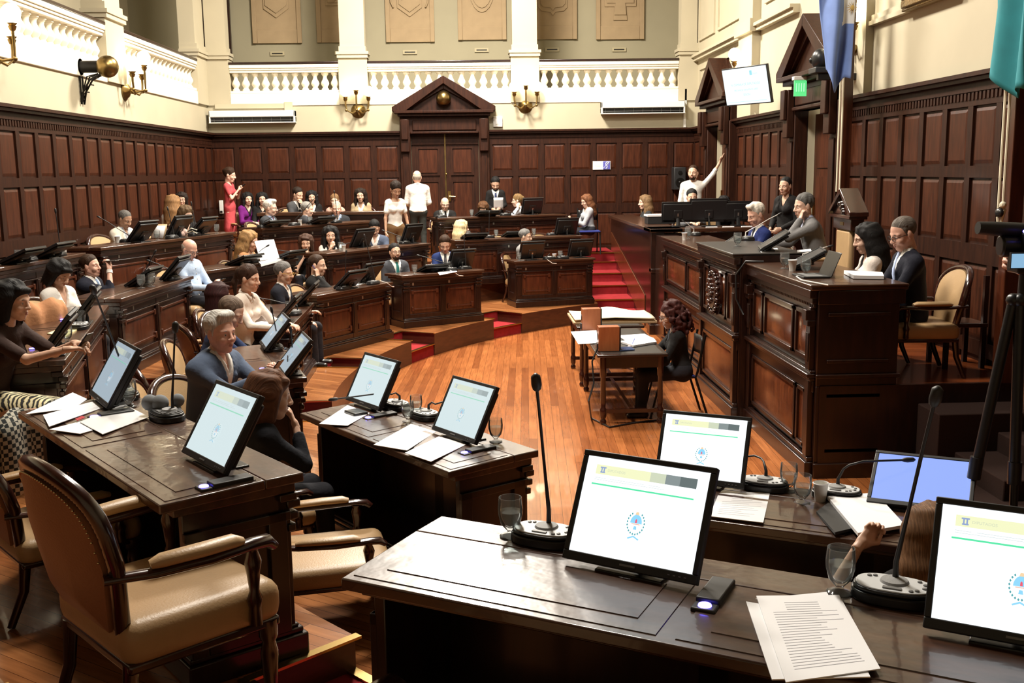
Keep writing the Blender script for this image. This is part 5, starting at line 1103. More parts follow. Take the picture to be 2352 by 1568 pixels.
    if style=='curly':
        for c in ((-.05,0,-.05),(-.045,.04,-.12),(-.045,-.04,-.12)): g.ell(c,(.085,.095,.09),.03)
        g.cut(lambda X,Y,Z:np.maximum(X-.05,0)*3-.0+np.where((X>.02)&(Z<.05),X-.02,-1.)+0*Y)
        for i in range(330):
            a=rn.uniform(-2.6,2.6)+math.pi; zz=rn.uniform(-.20,.13); rr=.10+.035*(zz<0)+rn.uniform(-.01,.02); w=math.sqrt(max(.05,1-max(0,(zz-.0)/.15)**2))
            x,y=-.03+rr*w*math.cos(a),rr*w*math.sin(a)
            if x>.045 and zz<.06: continue
            q=rn.uniform(.011,.019); g.ell((x,y,zz),(q,q,q*1.2),.014)
    if style=='bun': g.ell((-.10,0,.05),(.045,.045,.045),.01)
    if style=='pony':
        g.ell((-.115,0,.05),(.025,.025,.025),.01); g.cap((-.12,0,.05),(-.15,0,-.06),.03,.028,.02); g.cap((-.15,0,-.06),(-.13,0,-.20),.028,.012,.02)
    return g
HAIRM={}
def strand_mat(c):
    k='hair %.3f %.3f %.3f'%tuple(c)
    if k in MATS: return MATS[k]
    m,nt,b=nodes(k); v=coords(nt,(3,60,6)); f=noise(nt,v,3,4); L(nt,ramp(nt,f,[(.3,[x*.55 for x in c]),(.7,[min(1,x*1.35) for x in c])]),b.inputs['Base Color'])
    b.inputs['Roughness'].default_value=.65; b.inputs['Specular IOR Level'].default_value=.18; bump(nt,b,f,.6,.008); MATS[k]=m; return m
def hair(style,c,h,parent,M):
    k=(style,tuple(c),h)
    if k not in HAIRM:
        if (style,h) not in HAIRS: HAIRS[(style,h)]=hair_sdf(style,h).mesh()
        HAIRM[k]=npmesh('hair',[HAIRS[(style,h)]],strand_mat(c))
    o=bpy.data.objects.new('hair',HAIRM[k]); place(o,parent); o.matrix_local=M; return o
HANDS={}
def handVF(h,curl):
    """right hand: fingers +x, palm normal -z, thumb +y"""
    if (h,curl) in HANDS: return HANDS[(h,curl)]
    g=G((-.05,-.07,-.13),(.21,.10,.05),h)
    g.cap((-.045,0,0),(.0,0,0),.025,.024,.012); g.cap((.012,.004,0),(.075,.006,-.002),.034,.038,.012,(0,0,1),.42)
    for y,l,x in ((.029,.070,.086),(.0095,.080,.090),(-.0105,.073,.087),(-.0295,.056,.078)):
        a1=math.radians(curl*.45); a2=math.radians(curl*1.15); a3=math.radians(curl*1.7); p=np.array((x-.008,y,-.001))
        for a,ll,r in ((a1,.45,.0092),(a2,.32,.0085),(a3,.25,.0078)):
            q=p+np.array((math.cos(a),y*.25,-math.sin(a)))*l*ll; g.cap(p,q,r,r*.94,.005); p=q
    g.cap((.018,.024,-.004),(.052,.052,-.014),.0135,.011,.012); g.cap((.052,.052,-.014),(.088,.056-.0003*curl,-.018-.0002*curl),.0105,.008,.005)
    HANDS[(h,curl)]=g.mesh(); return HANDS[(h,curl)]
SK={'l':(.70,.45,.34),'m':(.62,.38,.27),'t':(.44,.25,.16),'r':(.70,.40,.30)}
def skin(k):
    n='skin '+k
    if n in MATS: return MATS[n]
    m,nt,b=nodes(n); c=SK[k]; f=noise(nt,coords(nt),35,3); L(nt,ramp(nt,f,[(.3,[x*.9 for x in c]),(.7,[min(1,x*1.08) for x in c])]),b.inputs['Base Color'])
    b.inputs['Roughness'].default_value=.48; b.inputs['Subsurface Weight'].default_value=.0; MATS[n]=m; return m
def cloth_mat(c,sheen=0):
    k='cloth %.3f %.3f %.3f'%tuple(c)
    if k in MATS: return MATS[k]
    m,nt,b=nodes(k); v=coords(nt); f=noise(nt,v,9,4); b.inputs['Base Color'].default_value=tuple(c)+(1,); b.inputs['Roughness'].default_value=.85; b.inputs['Specular IOR Level'].default_value=.2
    bump(nt,b,f,.45,.03); MATS[k]=m; return m
EYEW=plain('eye white',(.50,.44,.40),.3); IRIS=plain('iris',(.03,.018,.012),.2); LIPM=plain('lips',(.42,.16,.13),.5); LIPS2=plain('red lips',(.40,.05,.06),.45); BROWM=plain('brow dark',(.03,.018,.012),.8); BROWG=plain('brow grey',(.25,.22,.2),.8)
SMALL={}
def small(key,fn,mats,name,parent,M):
    if key not in SMALL:
        m=MB(); fn(m); o=obj(name,m,mats,parent,smooth=60); SMALL[key]=o.data
    else: o=bpy.data.objects.new(name,SMALL[key]); place(o,parent)
    o.matrix_local=M; return o
def f_eye(m):
    m.ball((-.0015,0,0),.0118,12,8); m.k=1; m.ball((.0048,0,-.0005),(.0062,.0062,.0062),10,6)
def f_brow(m): m.tube([(.0885,.012,.019),(.086,.030,.024),(.074,.050,.018)],[.0032,.0042,.0022],6,.8)
def f_lips(m):
    m.tube([(.088,-.021,-.0675),(.0955,-.009,-.0630),(.0965,0,-.0640),(.0955,.009,-.0630),(.088,.021,-.0675)],[.0015,.0036,.0038,.0036,.0015],6); m.tube([(.088,-.020,-.069),(.0945,-.009,-.0735),(.0955,0,-.0745),(.0945,.009,-.0735),(.088,.020,-.069)],[.0015,.0042,.0046,.0042,.0015],6)
def f_specs(m):
    for s in (-1,1):
        m.tube([(.106-.004*abs(math.sin(a)),s*.033+.024*math.cos(a),-.004+.018*math.sin(a)) for a in [i*math.pi/9 for i in range(19)]],.0022,6,caps=False); m.tube([(.104,s*.056,.002),(.05,s*.078,.004),(-.012,s*.082,.0),(-.02,s*.082,-.02)],.0022,6)
    m.tube([(.106,-.010,.0),(.112,0,.003),(.106,.010,.0)],.0022,6)
def beardVF(kind,h):
    k=('beard',kind,h)
    if k in HAIRS: return HAIRS[k]
    g=G((-.06,-.10,-.16),(.15,.10,.03),h)
    if kind=='full':
        g.ell((.058,0,-.098),(.034,.034,.026),.02); g.ell((.076,0,-.070),(.027,.035,.030),.015)
        for s in (-1,1): g.cap((-.004,s*.062,-.03),(.05,s*.026,-.098),.014,.022,.02)
        g.cap((.097,-.016,-.0685),(.097,.016,-.0685),.009,None,.005,neg=True); g.ell((.10,0,-.035),(.03,.03,.016),.005,True)
    else: g.cap((.0955,-.020,-.0545),(.0955,.020,-.0545),.0068,.0068,.006)
    HAIRS[k]=g.mesh(); return HAIRS[k]
HT={'desk':(.36,.13,-.47,35,'d'),'desk2':(.30,.08,-.46,40,'d'),'lap':(.24,.10,-.60,40,'d'),'phone':(.30,.055,-.38,70,'u'),'phonelow':(.34,.06,-.46,70,'u'),'face':(.14,.01,-.205,70,'f'),'chin':(.12,.03,-.215,80,'f'),'ear':(.05,.12,-.155,80,'f'),
    'down':(.04,.25,-.86,30,'i'),'belt':(.18,.10,-.60,50,'i'),'chest':(.20,.06,-.32,60,'i'),'pen':(.34,.10,-.36,65,'d'),'fwd':(.42,.10,-.40,55,'d')}
def V3(*a): return np.array(a,float)
WHO={}
def fit(hx,hy,y):
    best=y
    for t in sorted(np.linspace(.86,1.16,61),key=lambda q:abs(q-1)):
        H=at(hx,hy,y=y*t); ok=True
        for D in DK.values():
            e=H.xy-D['c']
            if abs(e.dot(D['d']))<D['L']/2+.12 and -.46<e.dot(D['n'])<.52: ok=False; break
        if ok: return y*t
    return best
def person(key,label,who,hx,hy,y,face,floor,pose='sit',hpx=30,lean=6,yaw=0,pitch=5,hs=None,hair_=('short',(.03,.02,.015)),sk='m',fem=False,
           top=('suit',(.02,.02,.025),(.75,.75,.75),(.03,.03,.05)),bot=(.02,.02,.025),R='desk',Lh='desk',sleeve=1.0,vee=.75,belly=0,specs=None,beard=None,brow=None,lips=None,held=None,s=1.0,chair_=True,skirt=None,width=1.0,seat=None,legs=True,group=None,fitd=True):
    y0=y
    if pose=='sit' and fitd: y=fit(hx,hy,y)
    if abs(y-y0)>.3: print('fit',key,y0,round(y,2))
    fr=math.radians(face); H=at(hx,hy,y=y); near=y<13; vb=.011 if near else .016; vh=.006 if y<10 else (.0075 if y<14 else .009); vH=.0055 if y<11 else .008
    hs=hs or max(.98,min(1.14,hpx*y/2380/.25))
    La=math.radians(lean); T=V3(math.sin(La),0,math.cos(La)); ln=La*.6+.22; N=V3(math.sin(ln),0,math.cos(ln))
    w=(.160 if fem else .185)*width
    if pose=='sit':
        st=max(.80,min(1.08,(H.z-floor-.43-.16*N[2]*hs)/(.10+.52*T[2]))); dz=.10*st+.52*st*T[2]+.16*s*N[2]*hs; sh=H.z-floor-dz
        if sh<.30 or sh>.66: print('seat height',key,round(sh,2))
        sh=max(.26,min(.70,sh)); pel=V3(0,0,sh+.10*st)
    else:
        s=(H.z-floor)/(.95+.50*T[2]+.155*N[2]); pel=V3(0,0,.95*s); st=s
        if not .88<s<1.12: print('scale',key,round(s,2))
    nb=pel+T*(.52*st); sc=pel+T*(.455*st); HC=nb+N*(.155*s*hs); off=H.z-floor-HC[2]; HC[2]+=off*0
    cx,cy=math.cos(fr),math.sin(fr); root=thing('person',label,'person',(H.x-(HC[0]*cx-HC[1]*cy),H.y-(HC[0]*cy+HC[1]*cx),floor+(off if pose=='sit' and abs(off)>.001 else 0)*0),fr,group)
    WHO[key]=(root,who,(H.x,H.y))
    f=np.array((T[2],0,-T[0])); U=T
    # limbs
    def ik(S,W,la,lb,pole):
        d=W-S; D=np.linalg.norm(d); D2=min(D,(la+lb)*.995); W=S+d/D*D2; a=(la*la-lb*lb+D2*D2)/(2*D2); hh=math.sqrt(max(la*la-a*a,0)); u=d/D; p=pole-u*(pole@u); p/=np.linalg.norm(p)+1e-9
        return S+u*a+p*hh,W
    arms=[]
    for sd,hd in ((-1,R),(1,Lh)):
        S_=sc+V3(0,sd*(w-.015)*s,-.01); hd_=HT[hd] if isinstance(hd,str) else hd; kind=hd_[4]
        W_=HC+V3(hd_[0]*s,sd*hd_[1]*s,hd_[2]*s)
        pole=V3(-.35,sd*.55,-1) if kind in 'di' else (V3(.45,sd*.40,-1) if kind=='f' else V3(-.2,sd*.45,-1))
        if kind=='r': pole=V3(0,sd*.2,-1)
        E_,W_=ik(S_,W_,.285*s,.25*s,pole); fd=(W_-E_)/np.linalg.norm(W_-E_)
        arms.append((sd,S_,E_,W_,fd,hd_))
    legj=[]
    for sd in (-1,1):
        hp=pel+V3(0,sd*.085*s,-.02)
        if pose=='sit': kn=V3(.42*s,sd*.11*s,max(pel[2]-.06,.40)); an=V3(.44*s,sd*.10*s,.07)
        else: kn=V3(.03+.02*sd,sd*.095*s,.50*s); an=V3(-.02+.05*sd,sd*.10*s,.075)
        legj.append((sd,hp,kn,an))
    def torso(g,i):
        q=.66 if fem else .70; wa,ch=(.115,.135) if fem else (.138,.160); wa*=width;ch*=width; k=.05
        g.cap(pel+V3(0,-.06*s,0),pel+V3(0,.06*s,0),.105*s+i,None,k,f,.9)
        g.cap(pel+T*.02,pel+T*.20*st,wa*1.08*s+i,wa*s+i,k,f,q+.04+belly); g.cap(pel+T*.20*st,pel+T*.36*st,wa*s+i,ch*s+i,k,f,q)
        if belly: g.ell(pel+T*.14*st+f*.06,(.11+i,.13+i,.13+i),.06)
        g.cap(sc+V3(0,-w+.05,-.01)*s,sc+V3(0,w-.05,-.01)*s,.058*s+i,None,.07); 
        for sd in (-1,1): g.cap(nb+V3(-.01,sd*.02,-.01),sc+V3(0,sd*(w-.04)*s,.01),.040*s+i,.045*s+i,.04)
        if fem:
            for sd in (-1,1): g.ell(pel+T*.33*st+f*.075*s+V3(0,sd*.068*s,0),(.055+i,.060+i,.058+i),.04)
    lo=V3(-.34,-.42,-.01)+np.minimum(0,0); pts=[HC,pel]+[a[2] for a in arms]+[a[3] for a in arms]+[l[2] for l in legj]
    lo=np.minimum.reduce(pts)-.22; hi=np.maximum.reduce(pts)+.22; lo[2]=max(lo[2],-.02) if pose!='sit' else 0; lo[2]=-.01; hi[2]=max(nb[2]+.14,max(a[3][2] for a in arms)+.08)
    # body
    g=G(lo,hi,vb); torso(g,-.018)
    g.cap(nb-T*.03,HC-N*.07,.058*s*(.88 if fem else 1),.050*s*(.88 if fem else 1),.03)
    for sd,S_,E_,W_,fd,hd_ in arms: k=.85 if fem else 1; g.cap(S_,E_,.044*s*k,.036*s*k,.03); g.cap(E_,W_,.037*s*k,.025*s*k,.015)
    for sd,hp,kn,an in legj: g.cap(hp,kn,.070*s,.050*s,.03); g.cap(kn,an,.048*s,.032*s,.02)
    VF=[g.mesh()]
    yr=math.radians(yaw); pr=math.radians(pitch); Hm=Matrix.Rotation(yr,4,'Z')@Matrix.Rotation(pr,4,'Y'); HM=Matrix.Translation(HC)@Hm@Matrix.Scale(hs,4)
    A=np.array(HM); v,ff=headVF(vh,fem); VF.append((v@A[:3,:3].T+A[:3,3],ff)); hw=[]
    for sd,S_,E_,W_,fd,hd_ in arms:
        v,ff=handVF(vH,hd_[3]); v=v.copy(); ff=ff.copy()
        kind=hd_[4]
        if kind=='d': d=fd*.6+V3(.6,-sd*.25,-.05); n=V3(.15,0,-1)
        elif kind=='u': d=V3(.55,-sd*.45,.45); n=V3(-.3,-sd*.6,.5)
        elif kind=='f': d=V3(-.25,-sd*.35,1); n=V3(-1,-sd*.4,0) if hd_[0]>.03 else V3(0,-sd,0)
        elif kind=='r': d=fd*1.0; n=V3(-.3,-sd,.2)
        else: d=fd+V3(.1,0,-.1); n=V3(-.2,-sd,-.1)
        d=d/np.linalg.norm(d); n=n-d*(n@d); n/=np.linalg.norm(n); up=-n; y_=np.cross(up,d)
        # thumb must point to the inner side of the hand
        inn=V3(.2,-sd,.4) if kind!='f' else V3(.5,-sd*.3,.6)
        if kind=='d': inn=V3(.2,-sd,0)
        if y_@inn<0: v[:,1]*=-1; ff=ff[:,::-1]
        B=np.stack([d,y_,up],1); hk=(1.0 if not fem else .9)*s; VF.append(((v*hk)@B.T+W_+d*.02,ff)); hw.append((W_+d*.09*hk,d,n))
    body=part('body',VF,skin(sk),root)
    if hair_: hair(hair_[0],hair_[1],.0075 if y<10 else .010,root,HM)
    for sd in (-1,1):
        small('eye',f_eye,[EYEW,IRIS],'eye',root,HM@Matrix.Translation((.0765,sd*.031,-.003))); small('brow',f_brow,[BROWM],'eyebrow',root,HM@Matrix.Scale(sd,4,(0,1,0))) if not brow else small('browg',f_brow,[BROWG],'eyebrow',root,HM@Matrix.Scale(sd,4,(0,1,0)))
    small('lips2' if lips else 'lips',f_lips,[LIPS2 if lips else LIPM],'lips',root,HM)
    if specs: small('specs'+specs,f_specs,[{'d':BLK,'m':ALU,'y':plain('amber rim',(.45,.25,.03),.3)}[specs]],'spectacles',root,HM)
    if beard: part('beard' if beard[0]=='full' else 'moustache',[beardVF(beard[0],vh)],strand_mat(beard[1]),root,HM)
    # trousers, skirt, shoes
    g=G(lo,hi,vb); sit=pose=='sit'
    if skirt is None:
        g.cap(pel+V3(0,-.065*s,-.01),pel+V3(0,.065*s,-.01),.122*s,None,.04,f,.9)
        for sd,hp,kn,an in legj: g.cap(hp,kn,.082*s,.066*s,.04); g.cap(kn,an,.064*s,.052*s,.02)
        g.cut(lambda X,Y,Z:Z-(pel[2]+.10*s)+0*X+0*Y); part('trousers',[g.mesh()],cloth_mat(bot),root)
    else:
        if sit: g.cap(pel+V3(0,-.05,0),(legj[0][2]+legj[1][2])/2+V3(.02,0,-.0),.125*s,.135*s,.04,V3(0,0,1),.75)
        else: g.cap(pel+V3(0,0,.12),pel+V3(0,0,-.45*s),.125*s,.19*s,.03,f,.75)
        g.cut(lambda X,Y,Z:Z-(pel[2]+.12*s)+0*X+0*Y); part('skirt',[g.mesh()],skirt if not isinstance(skirt,tuple) else cloth_mat(skirt),root)
    g=G((lo[0],lo[1],-.01),(hi[0]+.1,hi[1],.16),.012)
    for sd,hp,kn,an in legj: g.cap(an+V3(-.04,0,-.035),an+V3(.13,sd*.015,-.045),.042,.034,.02,V3(0,0,1),.85); g.cap(an+V3(-.01,0,0),an+V3(-.01,0,-.03),.045,None,.02)
    g.cut(lambda X,Y,Z:-Z+0*X+0*Y); part('shoes',[g.mesh()],plain('shoe leather',(.012,.009,.008),.3),root)
    # upper clothes
    kind,c1,c2,c3=(tuple(top)+(None,)*4)[:4]
    zv=pel+T*(.40-.24*vee)*st; zt=nb[2]-.01
    def vcut(g,wt,x0=.0):
        def fn(X,Y,Z):
            u=(Z-zv[2])/(zt-zv[2]); ww=wt*np.clip(u,0,1.2)-.004; xc=zv[0]+(nb[0]-zv[0])*u+x0
            return -np.maximum(np.abs(Y)-ww,xc-X)+0*Z
        g.cut(fn)
    def neckcut(g,r,dz=0):
        a=nb+T*dz-T*.01
        def fn(X,Y,Z):
            x,y_,z=X-a[0],Y-a[1],Z-a[2]; u=x*N[0]+z*N[2]; rr=np.sqrt((x-u*N[0])**2+y_**2+(z-u*N[2])**2); return -np.maximum(rr-r,-u)
        g.cut(fn)
    bare=fem and kind in ('tee','blouse')
    gj=G(lo,hi,vb); torso(gj,.012 if kind in('suit','blazer') else .006)
    gt=G(lo,hi,.05); gt.h=gj.h; gt.lo=gj.lo; gt.n=gj.n; gt.D=gj.D.copy()
    for sd,S_,E_,W_,fd,hd_ in arms:
        k=(.90 if fem else 1)*s; r0,r1,r2=(.060,.052,.041) if kind in ('suit','blazer') else (.054,.047,.037)
        if kind=='blouse': r0,r1,r2=.062,.062,.040
        if sleeve>=.5:
            e=E_+(W_-E_)*((sleeve-.5)*2*.94); gj.cap(S_,E_,r0*k,r1*k,.035); gj.cap(E_,e,r1*k,(r1+(r2-r1)*(sleeve-.5)*2)*k,.015)
        elif sleeve>0: gj.cap(S_,S_+(E_-S_)*sleeve*2,r0*k,(r0-.004)*k,.03)
    hem=(pel-T*.10*s) if kind in ('suit','blazer') else (pel-T*.02*s)
    if pose!='sit' and kind in ('suit','blazer'): gj.cap(pel,pel-T*.16*s,.135*s,.145*s,.04,f,.75); hem=pel-T*.20*st
    if kind=='dress':
        gj.cap(pel,pel-V3(0,0,.5*s),.135*s,.17*s,.05,f,.75); hem=pel-V3(0,0,.55*s)
    gj.cut(lambda X,Y,Z:hem[2]-Z+0*X+0*Y)
    if kind in ('suit','blazer'):
        ws=.075 if kind=='suit' else .085
        if c2 is not None:
            gs=G(lo,hi,vb); torso(gs,.002); gs.cap(nb-T*.03,nb+N*.025*s,.064*s*(.9 if fem else 1),.061*s*(.9 if fem else 1),.02)
            gs.cut(lambda X,Y,Z:np.maximum(np.abs(Y)-.125,(pel[2]+.05)-Z)+0*X); neckcut(gs,.050*s*(.9 if fem else 1),.012)
            if kind=='blazer' or c3 is None: 
                zq=zv; zv=pel+T*.36*st; vcut(gs,.035 if not fem else .06,.02); zv=zq
        for sd in (-1,1):
            p0=V3(0,sd*.012,zv[2]-.01); p0[0]=gt.front(sd*.012,p0[2])-.004; p1=nb+V3(-.012,sd*.072*s,.004); pm=(p0+p1)/2; pm[1]=sd*.060; pm[0]=gt.front(pm[1],pm[2]); gj.cap(p0,pm,.008,.016,.012); gj.cap(pm,p1,.016,.012,.012)
        vcut(gj,ws,.0); neckcut(gj,.058*s*(.9 if fem else 1))
        part('jacket',[gj.mesh()],cloth_mat(c1),root)
        if c2 is not None:
            part('shirt',[gs.mesh()],cloth_mat(c2),root)
            if c3 is not None:
                m=MB(); zs=np.linspace(nb[2]+.005,zv[2]-.02,8); L_=[];R_=[]
                for i,z in enumerate(zs):
                    x=max(gs.front(0,z),gs.front(.02,z))+.009; ww=(.022 if i==0 else .016+.020*i/7); L_.append((x,ww,z)); R_.append((x,-ww,z))
                m.raw(L_+R_,[(i,i+1,9+i,8+i) for i in range(7)]); obj('tie',m,cloth_mat(c3),root,solid=.009)
            for sd,S_,E_,W_,fd,hd_ in arms:
                if c3 is not None or kind=='suit': m=MB(); m.cyl(W_-fd*.035,W_+fd*.004,.033*s,.031*s,12); obj('shirt_cuff',m,cloth_mat(c2),root,smooth=50)
    else:
        if c2=='vee': vcut(gj,.06,.0)
        neckcut(gj,(.062 if c2!='wide' else .10)*s,-.0 if c2!='wide' else -.03)
        if c2=='collar':
            g2=G(nb-.16,nb+.16,vb*.8)
            for sd in (-1,1):
                P=[nb+V3(-.062,0,.035),nb+V3(-.03,sd*.058,.025),nb+V3(.045,sd*.045,-.005),nb+V3(.082,sd*.03,-.045)]
                for a,b in zip(P[:-1],P[1:]): g2.cap(np.array(a),np.array(b),.013,.012,.012)
            part('collar',[g2.mesh()],cloth_mat(c1),root)
        part({'dress':'dress','blouse':'blouse','tee':'top'}.get(kind,'shirt'),[gj.mesh()],cloth_mat(c1),root)
        if kind=='shirt' and c2=='collar' and y<13:
            m=MB()
            for q in range(6): z=nb[2]-.08-q*.065; m.ball((gt.front(0,z)+.006,0,z),.007,6,4)
            obj('button_row',m,plain('shirt buttons',(.5,.45,.4),.4),root)
    if pose=='sit' and chair_:
        sz=pel[2]-.10*st; c=chair(root.location.x+cx*.02,root.location.y+cy*.02,floor,fr,'tan leather armchair under the %s'%who); c.scale=(1.06,1.06,max(.62,min(1.25,(sz)/.50)))
    if held:
        a=(hw[0][0]+hw[1][0])/2 if held[0]=='both' else (hw[0][0] if held[0]=='R' else hw[1][0]); wv=Matrix.Rotation(fr,4,'Z')@Vector(a)+root.location
        if held[1]=='phone':
            o=thing('smartphone','dark smartphone held by the %s'%who,'phone',wv+Vector((cx*.02,cy*.02,.02)),fr,'phones held in hands'); m=MB(); m.T=Matrix.Rotation(math.radians(held[2] if len(held)>2 else -35),4,'Y'); m.box(-.075,-.037,-.004,.075,.037,.004); b=obj('case',m,BLK,o,bevel=.003)
            m=MB(); m.T=Matrix.Rotation(math.radians(held[2] if len(held)>2 else -35),4,'Y'); m.box(-.07,-.033,.004,.07,.033,.0052); obj('display',m,emq((.10,.16,.24),.8) if held[-1]!='dark' else BLK,b)
        elif held[1]=='pen':
            o=tag(obj('pen',MB().tube([(0,0,-.05),(0,0,.10)],[.002,.0045],8),plain('pen body',held[2],.4)),'pen in the hand of the %s'%who,'pen'); o.location=wv; o.rotation_euler=(.4,-.5,fr)
        elif held[1]=='paper':
            o=thing('paper_sheet','white page held by the %s'%who,'paper',wv,fr); m=MB(); m.grid(lambda u,v:((v-.5)*.12,(u-.5)*.2,.01+v*.25),4,4); obj('page',m,PAPER,o,solid=.002)
    return root
# ---------------------------------------------------------------- people
BK=(.012,.011,.011); DGY=(.035,.037,.042); CHAR=(.022,.023,.027); NAVY=(.008,.013,.045); BLUE=(.010,.022,.090); GBLUE=(.075,.10,.155); WHT=(.78,.76,.72); OFFW=(.72,.66,.56); LBL=(.42,.52,.68); BRN=(.035,.017,.009); BLN=(.36,.22,.10); PLAT=(.60,.48,.28); GRY=(.30,.28,.26); SILVH=(.55,.51,.46); DBR=(.018,.011,.008); TANJ=(.55,.27,.13); REDD=(.50,.075,.085); PURP=(.14,.012,.15); BEIG=(.36,.27,.16); TEALC=(.02,.28,.24)
P_=person
# along the back wall
P_('red','standing person in a coral red short-sleeved dress looking at a phone at the back left','person in red',528,406,21.3,-8,1.10,'stand',32,0,0,12,hair_=('bun',BRN),sk='l',fem=True,top=('dress',REDD,'wide'),sleeve=.3,R='chest',Lh='chest',held=('both','phone'),skirt=REDD)
P_('pur','seated person with long black hair in a purple cardigan at the back','person in purple',569,456,21.3,-50,1.10,hpx=28,yaw=-10,hair_=('long',BK),sk='l',fem=True,top=('blazer',PURP,BK),R='desk2',Lh='desk2')
P_('blk1','seated person in black with long dark hair, next to the one in purple','dark-haired person in black at the back',602,456,21.3,-75,1.10,hpx=28,hair_=('long',BK),sk='l',fem=True,top=('blazer',BK,BK),R='lap',Lh='lap')
P_('gs1','seated man in grey suit and black tie holding a hand to his mouth','man with a hand at his mouth',684,446,20.95,-45,1.10,hpx=31,yaw=10,pitch=18,hair_=('short',DBR),sk='m',top=('suit',(.055,.055,.058),WHT,BK),R='desk2',Lh='face')
P_('blk2','seated dark-haired person in a black jacket over white behind the grey-haired man','dark-haired person in black and white',716,452,21.4,-80,1.10,hpx=28,hair_=('long',BK),sk='m',fem=True,top=('blazer',BK,WHT),R='lap',Lh='lap')
P_('pnk','seated brown-blonde person in an off-shoulder pinkish top behind a flat black screen','person in the off-shoulder top',769,460,21.4,-90,1.10,hpx=28,hair_=('bun',(.20,.11,.05)),sk='l',fem=True,top=('tee',(.55,.34,.27),'wide'),sleeve=.3,R='chest',Lh='desk2')
P_('bei','seated person with long wavy black hair in a beige cardigan over white at the back','person in the beige cardigan',828,448,20.95,-90,1.10,hpx=30,hair_=('wavy',DBR),sk='m',fem=True,top=('blazer',BEIG,WHT),R='lap',Lh='lap')
# third row, left to right
P_('cream','seated grey-haired man in a cream blazer looking down by the left wall','man in cream',287,503,14.6,-20,.96,hpx=37,lean=14,yaw=-5,pitch=25,hair_=('crop',(.12,.11,.10)),sk='t',top=('suit',OFFW,(.35,.37,.4),None),R='desk2',Lh='desk2')
P_('bl1','seated person in a white top seen from behind with straight blonde hair','blonde person in white seen from behind',398,466,18.0,80,.96,hpx=36,hair_=('longstraight',(.26,.14,.06)),sk='l',fem=True,top=('blouse',WHT,None),R='lap',Lh='lap')
P_('gl1','seated dark-haired person in glasses facing the camera beside the blonde person at left','dark-haired person in glasses',417,457,19.0,-70,.96,hpx=28,yaw=-10,hair_=('bob',DBR),sk='m',fem=True,specs='d',top=('tee',BK,None),R='lap',Lh='lap')
P_('gl2','seated person with long brown hair and glasses reading in the third row at left','person with brown hair reading at left',428,491,16.6,-55,.96,hpx=36,lean=10,yaw=10,pitch=22,hair_=('long',(.10,.06,.03)),sk='l',fem=True,specs='m',top=('blazer',BK,BK),R='desk2',Lh='fwd',held=('L','phone',-60))
P_('wg','seated white-haired man in glasses, dark grey suit and maroon tie turned right','white-haired man in glasses',621,477,18.0,-15,.96,hpx=36,lean=4,yaw=10,hair_=('quiff',SILVH),sk='l',brow=1,specs='d',top=('suit',DGY,(.30,.38,.55),(.12,.01,.02)),R='desk',Lh='desk2',width=1.08)
P_('gy','seated grey-haired man in grey suit turned away behind a flat screen','grey-haired man turned away',706,480,19.2,20,.96,hpx=32,lean=6,yaw=-10,hair_=('short',(.22,.21,.19)),sk='l',brow=1,top=('suit',DGY,(.35,.38,.42),None),R='desk',Lh='desk2')
P_('bd','seated balding smiling man in dark suit and light blue shirt behind a flat screen','balding smiling man',773,478,19.9,-80,.96,hpx=32,lean=2,hair_=('crop',(.40,.33,.28)),sk='r',brow=1,top=('suit',CHAR,(.35,.45,.7),None),R='desk2',Lh='desk2',width=1.1)
P_('old','seated elderly balding man in glasses and black suit right of the aisle','elderly man in black',1022,468,21.0,-80,.96,hpx=29,lean=8,pitch=14,hair_=('fringe',SILVH),sk='l',brow=1,specs='d',top=('suit',BK,WHT,BK),R='desk2',Lh='desk')
P_('teal','seated brown-haired person in a teal top looking down in the third row','person in teal',1110,478,21.3,-100,.96,hpx=28,lean=12,pitch=35,hair_=('bob',(.10,.045,.02)),sk='l',fem=True,top=('tee',TEALC,None),sleeve=.7,R='desk2',Lh='desk2')
P_('stbd','standing bearded man in black suit and dark tie looking down at papers at the back','standing bearded man',1138,425,22.0,-90,.96,'stand',30,4,0,30,hair_=('short',BK),sk='m',beard=('full',BK),top=('suit',BK,WHT,(.03,.04,.09)),R='belt',Lh='belt',held=('L','paper'))
P_('wp','seated person in white shirt and glasses in profile, hair tied back, hand raised','person in white with tied-back hair',1188,460,21.4,175,.96,hpx=28,lean=0,hair_=('pony',(.20,.12,.05)),sk='l',fem=True,specs='d',top=('shirt',(.62,.66,.74),'collar'),R='desk2',Lh=(-.02,.22,-.15,70,'f'))
P_('girl','seated long-haired person in glasses and pale grey jacket on a blue chair by the stairs','long-haired person on the blue chair',1346,461,21.0,190,.96,hpx=28,lean=4,yaw=15,pitch=18,hair_=('longstraight',(.16,.065,.03)),sk='l',fem=True,specs='d',top=('blazer',(.36,.37,.40),(.5,.5,.48)),R='phone',Lh='phone',held=('both','phone'),chair_=False)
P_('walk','standing person in a white blouse and khaki trousers looking down in the middle aisle','person in white blouse and khakis',909,440,19.0,-62,.70,'stand',38,3,-5,28,hair_=('pony',DBR),sk='t',fem=True,top=('blouse',WHT,'wide'),sleeve=.28,bot=(.16,.09,.04),R='down',Lh='down')
P_('wback','standing balding man in a white shirt seen from behind in front of the back door','man in the white shirt seen from behind',958,410,20.6,98,.96,'stand',30,2,-8,0,hair_=('fringe',(.42,.36,.30)),sk='r',top=('shirt',WHT,'collar'),bot=(.030,.032,.028),R='belt',Lh='belt',width=1.1)
